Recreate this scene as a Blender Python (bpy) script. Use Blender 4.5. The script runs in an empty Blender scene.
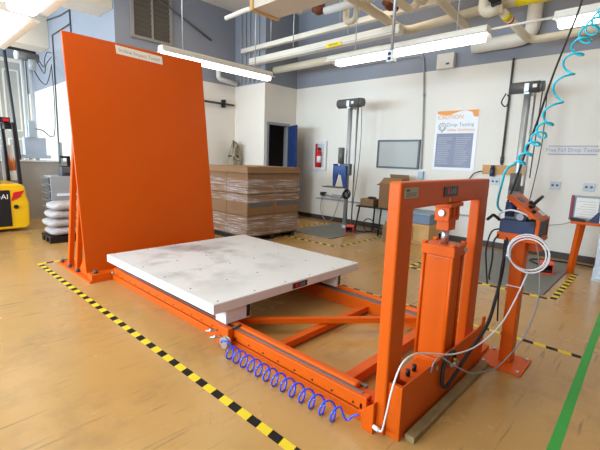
import bpy, bmesh, math, random
from mathutils import Vector, Matrix
random.seed(4)
PI = math.pi
S = bpy.context.scene
C = S.collection

# ---------------------------------------------------------------- camera, world, exposure
def basis(yaw, pitch, roll):
    f = Vector((math.cos(yaw)*math.cos(pitch), math.sin(yaw)*math.cos(pitch), -math.sin(pitch)))
    r = Vector((math.sin(yaw), -math.cos(yaw), 0)); u = r.cross(f)
    c, s = math.cos(roll), math.sin(roll)
    return c*r + s*u, -s*r + c*u, f
r_, u_, f_ = basis(0.749709831, 0.166608261, 0.0327834361)
cd = bpy.data.cameras.new('camera'); cam = bpy.data.objects.new('camera', cd); C.objects.link(cam)
m = Matrix.Identity(4)
for i in range(3):
    m[i][0], m[i][1], m[i][2] = r_[i], u_[i], -f_[i]
m[0][3], m[1][3], m[2][3] = 0, 0, 1.35
cam.matrix_world = m
cd.sensor_width = 36; cd.lens = 388.853/600*36; cd.clip_start = 0.05
S.camera = cam
w = bpy.data.worlds.new('world'); S.world = w; w.use_nodes = True
w.node_tree.nodes['Background'].inputs[0].default_value = (0.72, 0.85, 1.0, 1)
w.node_tree.nodes['Background'].inputs[1].default_value = 1.0
S.view_settings.view_transform = 'Standard'; S.view_settings.look = 'None'
S.view_settings.gamma = 1; S.view_settings.use_curve_mapping = False
S.view_settings.exposure = 0.0
S.cycles.use_denoising = True
S.cycles.max_bounces = 8; S.cycles.diffuse_bounces = 5
LAMP = 4.0        # emission of the lamp diffusers
CEIL = 13.0       # watts of each ceiling lamp
WIN = 255.0       # watts of daylight through each window
def area(name, loc, rot, sx, sy, power, col):
    l = bpy.data.lights.new(name, 'AREA'); l.shape = 'RECTANGLE'; l.size = sx; l.size_y = sy
    l.energy = power; l.color = col
    o = bpy.data.objects.new(name, l); C.objects.link(o); o.location = loc; o.rotation_euler = rot
    return o
# daylight through four unseen left-wall windows; the last is added to brighten the passage
for y, wd in ((0.9, 1.1), (3.2, 2.2), (6.2, 2.2), (10.9, 5.4)):
    area('window_daylight', (-3.86, y, 2.0), (0, -PI/2, 0), 1.7, wd, WIN*wd/2.2, (0.62, 0.82, 1.0))
# ceiling lamps beyond the frame
for x, y in ((1.2, 2.4), (3.2, 2.0), (5.2, 1.2), (2.2, 6.6), (4.3, 6.2), (0.0, 3.4), (-1.8, 3.0), (-1.8, 5.8), (5.6, 3.6), (1.9, 11.0)):
    area('ceiling_lamp', (x, y, 4.3), (0, 0, 0), 1.2, 0.3, CEIL, (1.0, 0.90, 0.76))

# ---------------------------------------------------------------- materials
def mat(name, col, rough=0.5, metal=0.0, var=0.08, scale=6.0, bump=0.0, emit=None, estr=0.0, coat=0.0, alpha=1.0, spec=0.4):
    M = bpy.data.materials.new(name); M.use_nodes = True
    nt = M.node_tree; b = nt.nodes['Principled BSDF']
    b.inputs['Roughness'].default_value = rough; b.inputs['Metallic'].default_value = metal
    b.inputs['Specular IOR Level'].default_value = spec; b.inputs['Coat Weight'].default_value = coat; b.inputs['Alpha'].default_value = alpha
    tc = nt.nodes.new('ShaderNodeTexCoord'); nz = nt.nodes.new('ShaderNodeTexNoise')
    nz.inputs['Scale'].default_value = scale; nz.inputs['Detail'].default_value = 5
    nt.links.new(tc.outputs['Object'], nz.inputs['Vector'])
    mx = nt.nodes.new('ShaderNodeMix'); mx.data_type = 'RGBA'
    a = [max(0, c*(1-var)) for c in col]; d = [min(1, c*(1+var)) for c in col]
    mx.inputs[6].default_value = (*a, 1); mx.inputs[7].default_value = (*d, 1)
    nt.links.new(nz.outputs['Fac'], mx.inputs[0]); nt.links.new(mx.outputs[2], b.inputs['Base Color'])
    if bump:
        bp = nt.nodes.new('ShaderNodeBump'); bp.inputs['Strength'].default_value = bump; bp.inputs['Distance'].default_value = 0.01
        nt.links.new(nz.outputs['Fac'], bp.inputs['Height']); nt.links.new(bp.outputs[0], b.inputs['Normal'])
    if emit:
        b.inputs['Emission Color'].default_value = (*emit, 1); b.inputs['Emission Strength'].default_value = estr
    return M
def nodes(M): return M.node_tree.nodes, M.node_tree.links, M.node_tree.nodes['Principled BSDF']
def math_node(n, l, op, a, b=None):
    k = n.new('ShaderNodeMath'); k.operation = op
    for i, v in enumerate((a, b)):
        if v is None: continue
        if isinstance(v, (int, float)): k.inputs[i].default_value = v
        else: l.new(v, k.inputs[i])
    return k.outputs[0]

ORANGE = mat('orange_paint', (0.66, 0.098, 0.003), 0.40, 0, 0.05, 3.0, spec=0.22)
ORANGE_PLATE = mat('orange_plate_paint', (0.56, 0.076, 0.001), 0.34, 0, 0.06, 1.6, spec=0.2)
WHITE_METAL = mat('white_painted_steel', (0.70, 0.70, 0.70), 0.45)
WHITE = mat('white_plastic', (0.82, 0.82, 0.81), 0.4)
STEEL = mat('bright_steel', (0.62, 0.63, 0.65), 0.28, 0.9)
GALV = mat('galvanised_steel', (0.50, 0.53, 0.56), 0.42, 0.7, 0.12, 14)
DARK = mat('dark_rubber', (0.020, 0.020, 0.022), 0.55)
BLACK = mat('black_paint', (0.012, 0.012, 0.014), 0.4)
DARKSTEEL = mat('dark_steel', (0.075, 0.075, 0.075), 0.5, 0.2)
MOTOR = mat('grey_motor_enamel', (0.12, 0.118, 0.112), 0.42, 0.1)
STRIP = mat('worn_guide_strip', (0.16, 0.15, 0.14), 0.5, 0.2)
GREYPL = mat('grey_enamel', (0.33, 0.34, 0.35), 0.45)
GREYDK = mat('charcoal_enamel', (0.10, 0.105, 0.11), 0.45)
NAVY = mat('navy_enamel', (0.018, 0.035, 0.10), 0.4)
BLUE = mat('blue_paint', (0.02, 0.06, 0.22), 0.4)
BLUEDOOR = mat('blue_door_paint', (0.015, 0.04, 0.15), 0.35)
BLUETUBE = mat('blue_polyurethane', (0.02, 0.09, 0.85), 0.25, coat=0.3)
TEAL = mat('teal_polyurethane', (0.0, 0.48, 0.62), 0.25, coat=0.3)
WHITETUBE = mat('white_nylon_tube', (0.80, 0.78, 0.80), 0.35)
GREYCABLE = mat('grey_cable', (0.30, 0.30, 0.31), 0.5)
CARD = mat('corrugated_card', (0.225, 0.12, 0.055), 0.8, 0, 0.10, 5)
CARDLID = mat('card_lid', (0.27, 0.15, 0.068), 0.8, 0, 0.08, 4)
CARDPRINT = mat('grey_card_print', (0.11, 0.11, 0.115), 0.6, 0, 0.25, 9)
WOOD = mat('pale_timber', (0.60, 0.36, 0.13), 0.6, 0, 0.2, 16)
PLY = mat('plywood_board', (0.56, 0.30, 0.10), 0.6, 0, 0.2, 5)
TIMBER_DIRTY = mat('weathered_timber', (0.27, 0.185, 0.08), 0.75, 0, 0.45, 18)
BEIGE = mat('beige_lagging', (0.66, 0.57, 0.42), 0.6, 0, 0.10, 4, bump=0.15)
BEIGEDUCT = mat('beige_duct_paint', (0.62, 0.55, 0.45), 0.55, 0, 0.06, 3)
BEIGEWHITE = mat('off_white_enamel', (0.72, 0.67, 0.58), 0.5)
RUST = mat('rusty_iron', (0.17, 0.055, 0.025), 0.7, 0.3, 0.4, 30)
YELLOW = mat('yellow_forklift_paint', (0.86, 0.48, 0.008), 0.35, coat=0.2)
YELLOWLAB = mat('yellow_label', (0.85, 0.66, 0.01), 0.5)
RED = mat('red_enamel', (0.60, 0.015, 0.02), 0.35)
SACK = mat('white_woven_sack', (0.44, 0.40, 0.385), 0.45, 0, 0.5, 11, bump=1.0)
PAPER = mat('white_paper', (0.80, 0.80, 0.80), 0.6, 0, 0.02)
POSTERW = mat('poster_paper', (0.78, 0.79, 0.82), 0.3, 0, 0.03)
POSTERB = mat('poster_blue_panel', (0.20, 0.21, 0.30), 0.3, 0, 0.25, 3)
POSTERO = mat('poster_orange_ink', (0.80, 0.30, 0.03), 0.4)
INKGREY = mat('grey_ink', (0.26, 0.26, 0.28), 0.5)
INKBLACK = mat('black_ink', (0.02, 0.02, 0.02), 0.5)
INKLIGHT = mat('pale_ink', (0.38, 0.40, 0.47), 0.5)
GLASSGREY = mat('grey_board_surface', (0.40, 0.40, 0.37), 0.35, 0, 0.05, 2)
SIGNPAPER = mat('sign_card', (0.74, 0.66, 0.56), 0.6)
MATGREY = mat('grey_rubber_mat', (0.185, 0.185, 0.165), 0.6, 0, 0.15, 3)
SCREEN = mat('dark_screen', (0.015, 0.016, 0.02), 0.15)
BRASS = mat('brass', (0.60, 0.42, 0.14), 0.35, 0.9)
BASE = mat('dark_baseboard', (0.055, 0.04, 0.035), 0.5)
PARTITION = mat('grey_partition_paint', (0.34, 0.31, 0.28), 0.55)
GREYDOOR = mat('grey_door_paint', (0.42, 0.40, 0.37), 0.5)
LOUVRE = mat('brown_louvre', (0.10, 0.085, 0.065), 0.6)
ROOM_GLOOM = mat('painted_room_gloom', (0.05, 0.045, 0.045), 0.8)  # near-black colour stands in for the lack of light in there
TUBE_LIT = mat('lamp_diffuser', (0.9, 0.9, 0.88), 0.4, emit=(1.0, 0.93, 0.82), estr=LAMP)
DAY = mat('window_pane', (0.7, 0.8, 0.9), 0.1, emit=(0.72, 0.86, 1.0), estr=2.0)
FILM = mat('stretch_film', (0.85, 0.83, 0.84), 0.15, 0, 0.05, 20, bump=0.9, alpha=0.17)
def film_streaks():
    n, l, b = nodes(FILM)
    tc = n.new('ShaderNodeTexCoord'); mp = n.new('ShaderNodeMapping'); mp.inputs['Scale'].default_value = (1.3, 1.3, 22)
    l.new(tc.outputs['Object'], mp.inputs[0])
    nz = n.new('ShaderNodeTexNoise'); nz.inputs['Scale'].default_value = 2.2; nz.inputs['Detail'].default_value = 5; l.new(mp.outputs[0], nz.inputs['Vector'])
    mr = n.new('ShaderNodeMapRange'); mr.inputs[1].default_value = 0.46; mr.inputs[2].default_value = 0.74; mr.inputs[3].default_value = 0.02; mr.inputs[4].default_value = 0.55
    l.new(nz.outputs['Fac'], mr.inputs[0]); l.new(mr.outputs[0], b.inputs['Alpha'])
film_streaks()
EXT_GLASS = mat('cabinet_glass', (0.75, 0.78, 0.8), 0.08, alpha=0.15)
GREEN = mat('green_floor_tape', (0.035, 0.36, 0.045), 0.5)

def two_tone(name, low, high, z):
    M = mat(name, low, 0.6, 0, 0.03, 1.5, bump=0.03)
    n, l, b = nodes(M)
    ge = n.new('ShaderNodeNewGeometry'); sp = n.new('ShaderNodeSeparateXYZ'); l.new(ge.outputs['Position'], sp.inputs[0])
    gt = math_node(n, l, 'GREATER_THAN', sp.outputs[2], z)
    src = b.inputs['Base Color'].links[0].from_socket
    mx = n.new('ShaderNodeMix'); mx.data_type = 'RGBA'
    l.new(gt, mx.inputs[0]); l.new(src, mx.inputs[6]); mx.inputs[7].default_value = (*high, 1)
    l.new(mx.outputs[2], b.inputs['Base Color'])
    return M
WALL = two_tone('two_tone_wall_paint', (0.77, 0.73, 0.66), (0.25, 0.265, 0.31), 2.98)

def floor_mat():
    M = mat('ochre_epoxy_floor', (0.50, 0.28, 0.092), 0.24, 0, 0.07, 0.7, spec=0.35)
    n, l, b = nodes(M)
    prev = b.inputs['Base Color'].links[0].from_socket
    tc = n.new('ShaderNodeTexCoord')
    def noise(scale, detail, rot=0, sc=(1, 1, 1), off=0.0, rough=0.55):
        mp = n.new('ShaderNodeMapping'); mp.inputs['Rotation'].default_value = (0, 0, rot); mp.inputs['Scale'].default_value = sc; mp.inputs['Location'].default_value = (off, off*0.7, 0)
        l.new(tc.outputs['Object'], mp.inputs[0])
        nz = n.new('ShaderNodeTexNoise'); nz.inputs['Scale'].default_value = scale; nz.inputs['Detail'].default_value = detail; nz.inputs['Roughness'].default_value = rough
        l.new(mp.outputs[0], nz.inputs['Vector']); return nz.outputs['Fac']
    def ramp(f, lo, hi, amt):
        mr = n.new('ShaderNodeMapRange'); mr.inputs[1].default_value = lo; mr.inputs[2].default_value = hi; mr.inputs[4].default_value = amt
        l.new(f, mr.inputs[0]); return mr.outputs[0]
    def over(f, col):
        nonlocal prev
        mx = n.new('ShaderNodeMix'); mx.data_type = 'RGBA'; l.new(f, mx.inputs[0]); l.new(prev, mx.inputs[6])
        mx.inputs[7].default_value = (*col, 1); prev = mx.outputs[2]
    dirt = ramp(noise(1.3, 4, off=3.1), 0.47, 0.68, 1.0)          # where traffic has worn the floor
    over(math_node(n, l, 'MULTIPLY', dirt, ramp(noise(6.0, 8, rough=0.7), 0.44, 0.68, 0.50)), (0.17, 0.11, 0.06))
    for rot, off, sc in ((0.35, 0.0, (1.4, 16, 1)), (-0.8, 5.0, (1.6, 20, 1)), (1.3, 9.0, (1.2, 18, 1)), (-0.2, 2.0, (1.7, 24, 1))):
        f = ramp(noise(1.5, 3, rot, sc, off), 0.62, 0.70, 0.6)
        over(math_node(n, l, 'MULTIPLY', f, ramp(noise(1.1, 2, off=off+1), 0.50, 0.60, 1.0)), (0.17, 0.11, 0.06))
    over(ramp(noise(14.0, 3, off=7), 0.76, 0.80, 0.6), (0.15, 0.10, 0.06))
    l.new(prev, b.inputs['Base Color'])
    l.new(ramp(noise(2.2, 6, off=1.7), 0.3, 0.7, 0.30), b.inputs['Roughness'])
    rr = b.inputs['Roughness'].links[0].from_node; rr.inputs[3].default_value = 0.16
    return M
FLOOR = floor_mat()

def hazard_mat(name, axis, pitch=0.163, slant=-0.25):
    M = mat(name, (0.82, 0.62, 0.03), 0.5, spec=0.15)
    n, l, b = nodes(M)
    ge = n.new('ShaderNodeNewGeometry'); sp = n.new('ShaderNodeSeparateXYZ'); l.new(ge.outputs['Position'], sp.inputs[0])
    a, c = (sp.outputs[1], sp.outputs[0]) if axis == 'y' else (sp.outputs[0], sp.outputs[1])
    s = math_node(n, l, 'ADD', a, math_node(n, l, 'MULTIPLY', c, slant))
    s = math_node(n, l, 'FRACT', math_node(n, l, 'DIVIDE', math_node(n, l, 'ADD', s, 40.02), pitch))
    s = math_node(n, l, 'LESS_THAN', s, 0.48)
    mx = n.new('ShaderNodeMix'); mx.data_type = 'RGBA'; l.new(s, mx.inputs[0])
    mx.inputs[6].default_value = (0.78, 0.58, 0.03, 1); mx.inputs[7].default_value = (0.012, 0.011, 0.010, 1)
    l.new(mx.outputs[2], b.inputs['Base Color'])
    return M
HAZY = hazard_mat('hazard_tape_along', 'y'); HAZX = hazard_mat('hazard_tape_across', 'x')

def table_mat():
    M = mat('scuffed_white_steel', (0.78, 0.76, 0.73), 0.45)
    n, l, b = nodes(M)
    tc = n.new('ShaderNodeTexCoord'); nz = n.new('ShaderNodeTexNoise'); nz.inputs['Scale'].default_value = 2.3; nz.inputs['Detail'].default_value = 8; nz.inputs['Roughness'].default_value = 0.62
    l.new(tc.outputs['Object'], nz.inputs['Vector'])
    gr = n.new('ShaderNodeVectorMath'); gr.operation = 'DISTANCE'; l.new(tc.outputs['Object'], gr.inputs[0]); gr.inputs[1].default_value = (-0.35, 0.30, 0.33)
    fall = n.new('ShaderNodeMapRange'); fall.inputs[1].default_value = 0.25; fall.inputs[2].default_value = 1.25; fall.inputs[3].default_value = 1.0; fall.inputs[4].default_value = 0.0
    l.new(gr.outputs['Value'], fall.inputs[0])
    mr = n.new('ShaderNodeMapRange'); mr.inputs[1].default_value = 0.47; mr.inputs[2].default_value = 0.68; mr.inputs[4].default_value = 0.85
    l.new(nz.outputs['Fac'], mr.inputs[0])
    f = math_node(n, l, 'MULTIPLY', mr.outputs[0], fall.outputs[0])
    mx = n.new('ShaderNodeMix'); mx.data_type = 'RGBA'; l.new(f, mx.inputs[0])
    mx.inputs[6].default_value = (0.67, 0.655, 0.635, 1); mx.inputs[7].default_value = (0.17, 0.15, 0.145, 1)
    l.new(mx.outputs[2], b.inputs['Base Color'])
    return M
TABLETOP = table_mat()

# ---------------------------------------------------------------- mesh helpers
class MB:
    def __init__(s): s.v = []; s.f = []; s.smooth = []
    def add(s, vs, fs, smooth=False):
        k = len(s.v); s.v += [Vector(p) for p in vs]
        for f in fs: s.f.append([i+k for i in f]); s.smooth.append(smooth)
        return s
    def box(s, x0, x1, y0, y1, z0, z1, M=None):
        vs = [Vector((x, y, z)) for z in (z0, z1) for x, y in ((x0, y0), (x1, y0), (x1, y1), (x0, y1))]
        if M: vs = [M @ p for p in vs]
        return s.add(vs, [(3,2,1,0),(4,5,6,7),(0,1,5,4),(1,2,6,5),(2,3,7,6),(3,0,4,7)])
    def beam(s, p, q, w, h, up=(0,0,1)):        # box bar from p to q, width w, height h
        p, q = Vector(p), Vector(q); d = (q-p).normalized(); up = Vector(up)
        sd = d.cross(up)
        if sd.length < 1e-4: sd = d.cross(Vector((1,0,0)))
        sd.normalize(); u = sd.cross(d)
        vs = [a + sd*i*w/2 + u*j*h/2 for a in (p, q) for i, j in ((-1,-1),(1,-1),(1,1),(-1,1))]
        return s.add(vs, [(3,2,1,0),(4,5,6,7),(0,1,5,4),(1,2,6,5),(2,3,7,6),(3,0,4,7)])
    def cyl(s, p, q, r, n=16, r2=None, cap=True):
        p, q = Vector(p), Vector(q); d = (q-p).normalized(); r2 = r if r2 is None else r2
        a = d.orthogonal().normalized(); b = d.cross(a)
        ring = lambda c, rr: [c + (a*math.cos(2*PI*i/n) + b*math.sin(2*PI*i/n))*rr for i in range(n)]
        s.add(ring(p, r)+ring(q, r2), [(i, (i+1) % n, n+(i+1) % n, n+i) for i in range(n)], True)
        if cap: s.add(ring(p, r), [tuple(reversed(range(n)))]); s.add(ring(q, r2), [tuple(range(n))])
        return s
    def tube(s, pts, r, n=8, closed=False):
        pts = [Vector(p) for p in pts]; N = len(pts); rings = []
        a = None
        for i, p in enumerate(pts):
            if closed: d = (pts[(i+1) % N]-pts[i-1])
            else: d = pts[min(i+1, N-1)]-pts[max(i-1, 0)]
            d.normalize()
            if a is None: a = d.orthogonal().normalized()
            a = (a - d*a.dot(d)).normalized(); b = d.cross(a)
            rings.append([p + (a*math.cos(2*PI*k/n)+b*math.sin(2*PI*k/n))*r for k in range(n)])
        vs = [q for R in rings for q in R]; fs = []
        for i in range(N if closed else N-1):
            j = (i+1) % N
            for k in range(n): fs.append((i*n+k, i*n+(k+1) % n, j*n+(k+1) % n, j*n+k))
        s.add(vs, fs, True)
        if not closed: s.add(rings[0], [tuple(reversed(range(n)))]); s.add(rings[-1], [tuple(range(n))])
        return s
    def prism(s, poly, axis, a, b):             # polygon in the plane across axis, extruded from a to b
        def P(u, v, t): return {'x': (t, u, v), 'y': (u, t, v), 'z': (u, v, t)}[axis]
        n = len(poly)
        vs = [P(u, v, a) for u, v in poly] + [P(u, v, b) for u, v in poly]
        return s.add(vs, [tuple(range(n)), tuple(reversed(range(n, 2*n)))] + [(i, n+i, n+(i+1) % n, (i+1) % n) for i in range(n)])
    def blob(s, c, ax, nu=16, nv=10, e=0.5, wob=0.0, seed=0, M=None):   # superellipsoid
        rnd = random.Random(seed); vs = []; fs = []
        sg = lambda x, p: math.copysign(abs(x)**p, x)
        ph = [rnd.uniform(0, 6.28) for _ in range(6)]
        for j in range(nv+1):
            t = -PI/2 + PI*j/nv
            for i in range(nu):
                a = 2*PI*i/nu
                p = Vector((ax[0]*sg(math.cos(t), e)*sg(math.cos(a), e), ax[1]*sg(math.cos(t), e)*sg(math.sin(a), e), ax[2]*sg(math.sin(t), 0.9)))
                p *= 1 + wob*(math.sin(3*a+ph[0])*math.cos(2*t+ph[1]) + 0.6*math.sin(5*a+ph[2]+t*3))
                if M: p = M @ p
                vs.append(p + Vector(c))
        for j in range(nv):
            for i in range(nu): fs.append((j*nu+i, j*nu+(i+1) % nu, (j+1)*nu+(i+1) % nu, (j+1)*nu+i))
        return s.add(vs, fs, True)
    def torus(s, c, R, r, axis='x', n=32, k=8):
        c = Vector(c); pts = []
        for i in range(n):
            a = 2*PI*i/n; u, v = R*math.cos(a), R*math.sin(a)
            pts.append(c + Vector({'x': (0, u, v), 'y': (u, 0, v), 'z': (u, v, 0)}[axis]))
        return s.tube(pts, r, k, True)

ORG = {}
def obj(name, mb, material, parent=None, label=None, cat=None, group=None, kind=None, bevel=0.0, origin=None, seg=2):
    me = bpy.data.meshes.new(name)
    if parent is not None: o0 = ORG[parent.name]
    elif origin is not None: o0 = Vector(origin)
    else:
        xs = [p.x for p in mb.v]; ys = [p.y for p in mb.v]; zs = [p.z for p in mb.v]
        o0 = Vector(((min(xs)+max(xs))/2, (min(ys)+max(ys))/2, min(zs)))
    me.from_pydata([p-o0 for p in mb.v], [], mb.f)
    me.polygons.foreach_set('use_smooth', mb.smooth)
    bm = bmesh.new(); bm.from_mesh(me); bmesh.ops.remove_doubles(bm, verts=bm.verts, dist=1e-5)
    bmesh.ops.recalc_face_normals(bm, faces=bm.faces); bm.to_mesh(me); bm.free()
    me.materials.append(material)
    o = bpy.data.objects.new(name, me); C.objects.link(o)
    if parent is not None: o.parent = parent
    else: o.location = o0
    ORG[o.name] = o0
    if bevel:
        b = o.modifiers.new('bevel', 'BEVEL'); b.width = bevel; b.segments = seg; b.limit_method = 'ANGLE'; b.angle_limit = 0.7
    tag(o, label, cat, group, kind)
    return o
def tag(o, label=None, cat=None, group=None, kind=None):
    if label: o['label'] = label
    if cat: o['category'] = cat
    if group: o['group'] = group
    if kind: o['kind'] = kind
    return o
def thing(name, loc, label, cat, group=None):
    o = bpy.data.objects.new(name, None); C.objects.link(o); o.location = loc; o.empty_display_size = 0.1
    ORG[o.name] = Vector(loc)
    return tag(o, label, cat, group)
def dup(o, loc=None, rz=None, parent=None, label=None):
    c = o.copy(); C.objects.link(c)
    if parent is not None: c.parent = parent
    if loc is not None: c.location = loc
    if rz is not None: c.rotation_euler = (0, 0, rz)
    if label: c['label'] = label
    for ch in list(o.children): dup(ch, parent=c)
    return c
def struct(name, mb, material, parent=None, bevel=0.0):
    return obj(name, mb, material, parent, kind=None if parent else 'structure', bevel=bevel)
FONTCACHE = {}
def text_mb(s, size, origin, right, up, depth=0.001):
    """flat lettering, centred on origin, laid along right/up"""
    if s not in FONTCACHE:
        cu = bpy.data.curves.new('lettering', 'FONT'); cu.body = s; cu.align_x = 'CENTER'; cu.align_y = 'CENTER'; cu.resolution_u = 2
        t = bpy.data.objects.new('lettering', cu); C.objects.link(t)
        me = bpy.data.meshes.new_from_object(t.evaluated_get(bpy.context.evaluated_depsgraph_get()))
        FONTCACHE[s] = ([v.co.copy() for v in me.vertices], [tuple(p.vertices) for p in me.polygons])
        bpy.data.objects.remove(t); bpy.data.curves.remove(cu); bpy.data.meshes.remove(me)
    vs, fs = FONTCACHE[s]
    o, r, u = Vector(origin), Vector(right).normalized(), Vector(up).normalized()
    return MB().add([o + r*v.x*size + u*v.y*size for v in vs], fs)
def smooth_path(pts, n=8):
    pts = [Vector(p) for p in pts]; out = []
    for i in range(len(pts)-1):
        p0, p1, p2, p3 = pts[max(i-1, 0)], pts[i], pts[i+1], pts[min(i+2, len(pts)-1)]
        for k in range(n):
            t = k/n
            out.append(0.5*((2*p1)+(p2-p0)*t+(2*p0-5*p1+4*p2-p3)*t*t+(3*p1-p0-3*p2+p3)*t**3))
    out.append(pts[-1]); return out
def bend(pts, r=0.14, k=5):
    pts = [Vector(p) for p in pts]; out = [pts[0]]
    for i in range(1, len(pts)-1):
        a, b, c = pts[i-1], pts[i], pts[i+1]
        rr = min(r, (a-b).length*0.48, (c-b).length*0.48)
        s, e = b+(a-b).normalized()*rr, b+(c-b).normalized()*rr
        for j in range(k+1):
            t = j/k; out.append(s*(1-t)**2 + b*2*t*(1-t) + e*t*t)
    return out + [pts[-1]]
def bolt_head(mb, p, axis, r=0.014, h=0.012):
    mb.cyl(p, Vector(p)+Vector(axis)*h, r, 6)
    return mb
TOWARD = Vector((0, -1, 0))

# ================================================================ SETTING
struct('floor', MB().box(-4, 7, -3, 14.2, -0.1, 0), FLOOR)
struct('ceiling', MB().box(-4.1, 7.1, -3.1, 14.3, 4.6, 4.7), BEIGEWHITE)
struct('wall_right', MB().box(6.88, 7.08, -3, 6.65, 0, 4.6), WALL)
wb = MB(); wb.box(5.98, 6.0, 6.65, 6.75, 0, 2.10); wb.box(5.88, 5.98, 6.65, 6.75, 0, 4.6); wb.box(5.98, 7.08, 6.65, 6.75, 2.10, 4.6); wb.box(6.60, 7.08, 6.65, 6.75, 0, 2.10)
struct('wall_back', wb, WALL)
struct('wall_alcove', MB().box(5.88, 5.98, 6.75, 7.7, 0, 4.6), WALL)
struct('wall_recess', MB().box(3.15, 5.98, 7.7, 7.8, 0, 4.6), WALL)
struct('wall_passage', MB().box(3.15, 3.25, 7.8, 14.0, 0, 4.6), WALL)
struct('wall_far', MB().box(-4, 3.25, 14.0, 14.2, 0, 4.6), WALL)
struct('wall_near', MB().box(-4, 7.08, -3.1, -3.0, 0, 4.6), PARTITION)  # unseen wall, coloured grey to cut the light bounced off it
wl = MB()
ys = [(-3.1, 0.3), (1.5, 2.0), (4.4, 5.0), (7.4, 8.1), (13.7, 14.2)]
for a, b in ys: wl.box(-4.1, -4.0, a, b, 0, 4.6)
for a, b in ((0.3, 1.5), (2.0, 4.4), (5.0, 7.4), (8.1, 13.7)): wl.box(-4.1, -4.0, a, b, 0, 1.1); wl.box(-4.1, -4.0, a, b, 2.9, 4.6)
struct('wall_left', wl, WALL)
for i, (a, b) in enumerate(((0.3, 1.5), (2.0, 4.4), (5.0, 7.4), (8.1, 13.7))):  # farthest, widest window is an unseen addition that lights the passage wall
    wf = MB(); mid = (a+b)/2
    wf.box(-4.08, -3.98, a, a+0.06, 1.1, 2.9); wf.box(-4.08, -3.98, b-0.06, b, 1.1, 2.9); wf.box(-4.08, -3.98, a+0.06, b-0.06, 1.1, 1.16); wf.box(-4.08, -3.98, a+0.06, b-0.06, 2.84, 2.9); wf.box(-4.06, -4.0, mid-0.03, mid+0.03, 1.16, 2.84)
    o = struct('window_%d' % (i+1), wf, WHITE_METAL)
    obj('pane', MB().box(-4.05, -4.04, a+0.06, b-0.06, 1.16, 2.84), DAY, o)
struct('baseboard_right', MB().box(6.865, 6.88, -3, 6.65, 0, 0.10), BASE)
struct('baseboard_back', MB().box(6.62, 6.865, 6.632, 6.65, 0, 0.10), BASE)
# room behind the open door, its dimness put into the wall colour
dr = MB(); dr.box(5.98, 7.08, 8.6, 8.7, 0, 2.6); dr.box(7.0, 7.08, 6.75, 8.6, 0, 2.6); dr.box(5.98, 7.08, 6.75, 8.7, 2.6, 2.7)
struct('wall_closet', dr, ROOM_GLOOM)
# blue door, standing open into the room
fr = MB(); fr.box(5.93, 5.995, 6.615, 6.75, 0, 2.16); fr.box(6.585, 6.65, 6.615, 6.75, 0, 2.16); fr.box(5.995, 6.585, 6.615, 6.75, 2.10, 2.16)
d1 = struct('door_1', fr, GREYPL)
obj('leaf', MB().beam((6.60, 6.60, 1.055), (6.31, 6.07, 1.055), 0.045, 2.08), BLUEDOOR, d1, bevel=0.004)
h = MB(); h.cyl((6.29, 6.145, 1.0), (6.23, 6.18, 1.0), 0.012, 8); h.cyl((6.23, 6.18, 1.0), (6.29, 6.29, 1.0), 0.011, 8)
obj('handle', h, STEEL, d1)
# grey double door far left
fr = MB(); fr.box(1.9, 2.0, 13.93, 14.0, 0, 3.9); fr.box(3.02, 3.12, 13.93, 14.0, 0, 3.9); fr.box(2.0, 3.02, 13.93, 14.0, 3.8, 3.9)
d2 = struct('door_2', fr, BEIGEWHITE)
dl = obj('leaf', MB().box(2.0, 3.02, 13.95, 13.99, 0.02, 3.8), GREYDOOR, d2)
pf = MB()
for a, b in ((2.1, 2.48), (2.56, 2.94)):
    for z0, z1 in ((0.3, 1.7), (1.9, 3.6)):
        pf.box(a, b, 13.93, 13.95, z0, z0+0.04); pf.box(a, b, 13.93, 13.95, z1-0.04, z1); pf.box(a, a+0.04, 13.93, 13.95, z0+0.04, z1-0.04); pf.box(b-0.04, b, 13.93, 13.95, z0+0.04, z1-0.04)
obj('panel_frame', pf, BEIGEWHITE, d2)
# beams across the passage and the boxed duct overhead
struct('trim_1', MB().box(-4, 3.15, 11.65, 12.3, 3.87, 4.6), BEIGEDUCT, bevel=0.01)
struct('trim_2', MB().box(1.55, 3.15, 7.75, 8.40, 3.93, 4.6), BEIGEDUCT, bevel=0.01)
# low grey partition
struct('wall_partition', MB().box(-0.4, 3.15, 9.2, 9.35, 0, 1.14), PARTITION)
struct('trim_3', MB().box(-0.4, 3.15, 9.17, 9.38, 1.14, 1.17), WHITE_METAL)

# ================================================================ INCLINE IMPACT TESTER (machine frame)
tester = thing('impact_tester', (2.2, 2.5, 0), 'long orange steel rail frame with portal and cylinder, carrying the white carriage', 'test machine')
# near rail: lower channel, upper tube, outer drilled bar
for x0, sgn in ((1.640, 1), (2.975, -1)):
    X = lambda d: x0 + sgn*d
    def rb_(mb, d0, d1, y0, y1, z0, z1): return mb.box(min(X(d0), X(d1)), max(X(d0), X(d1)), y0, y1, z0, z1)
    rl = MB(); rb_(rl, 0, 0.105, 0.92, 4.235, 0.0, 0.018); rb_(rl, 0.012, 0.03, 0.92, 4.235, 0.018, 0.105); rb_(rl, 0.0, 0.085, 0.92, 4.235, 0.105, 0.118)
    if sgn < 0: rb_(rl, 0.085, 0.103, 0.92, 4.235, 0.018, 0.118)
    rail = obj('rail', rl, ORANGE, tester, bevel=0.003)
    obj('rail_tube', rb_(MB(), 0.008, 0.062, 1.08, 4.235, 0.118, 0.156), ORANGE, rail, bevel=0.014, seg=3)
    obj('guide_strip', rb_(MB(), 0.064, 0.084 if sgn > 0 else 0.10, 1.05, 4.235, 0.118, 0.132), STRIP, rail, label='dark grey guide strip')
br = obj('side_bar', MB().box(1.60, 1.64, 1.0, 4.2, 0.066, 0.138), ORANGE, tester, bevel=0.003)
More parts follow.
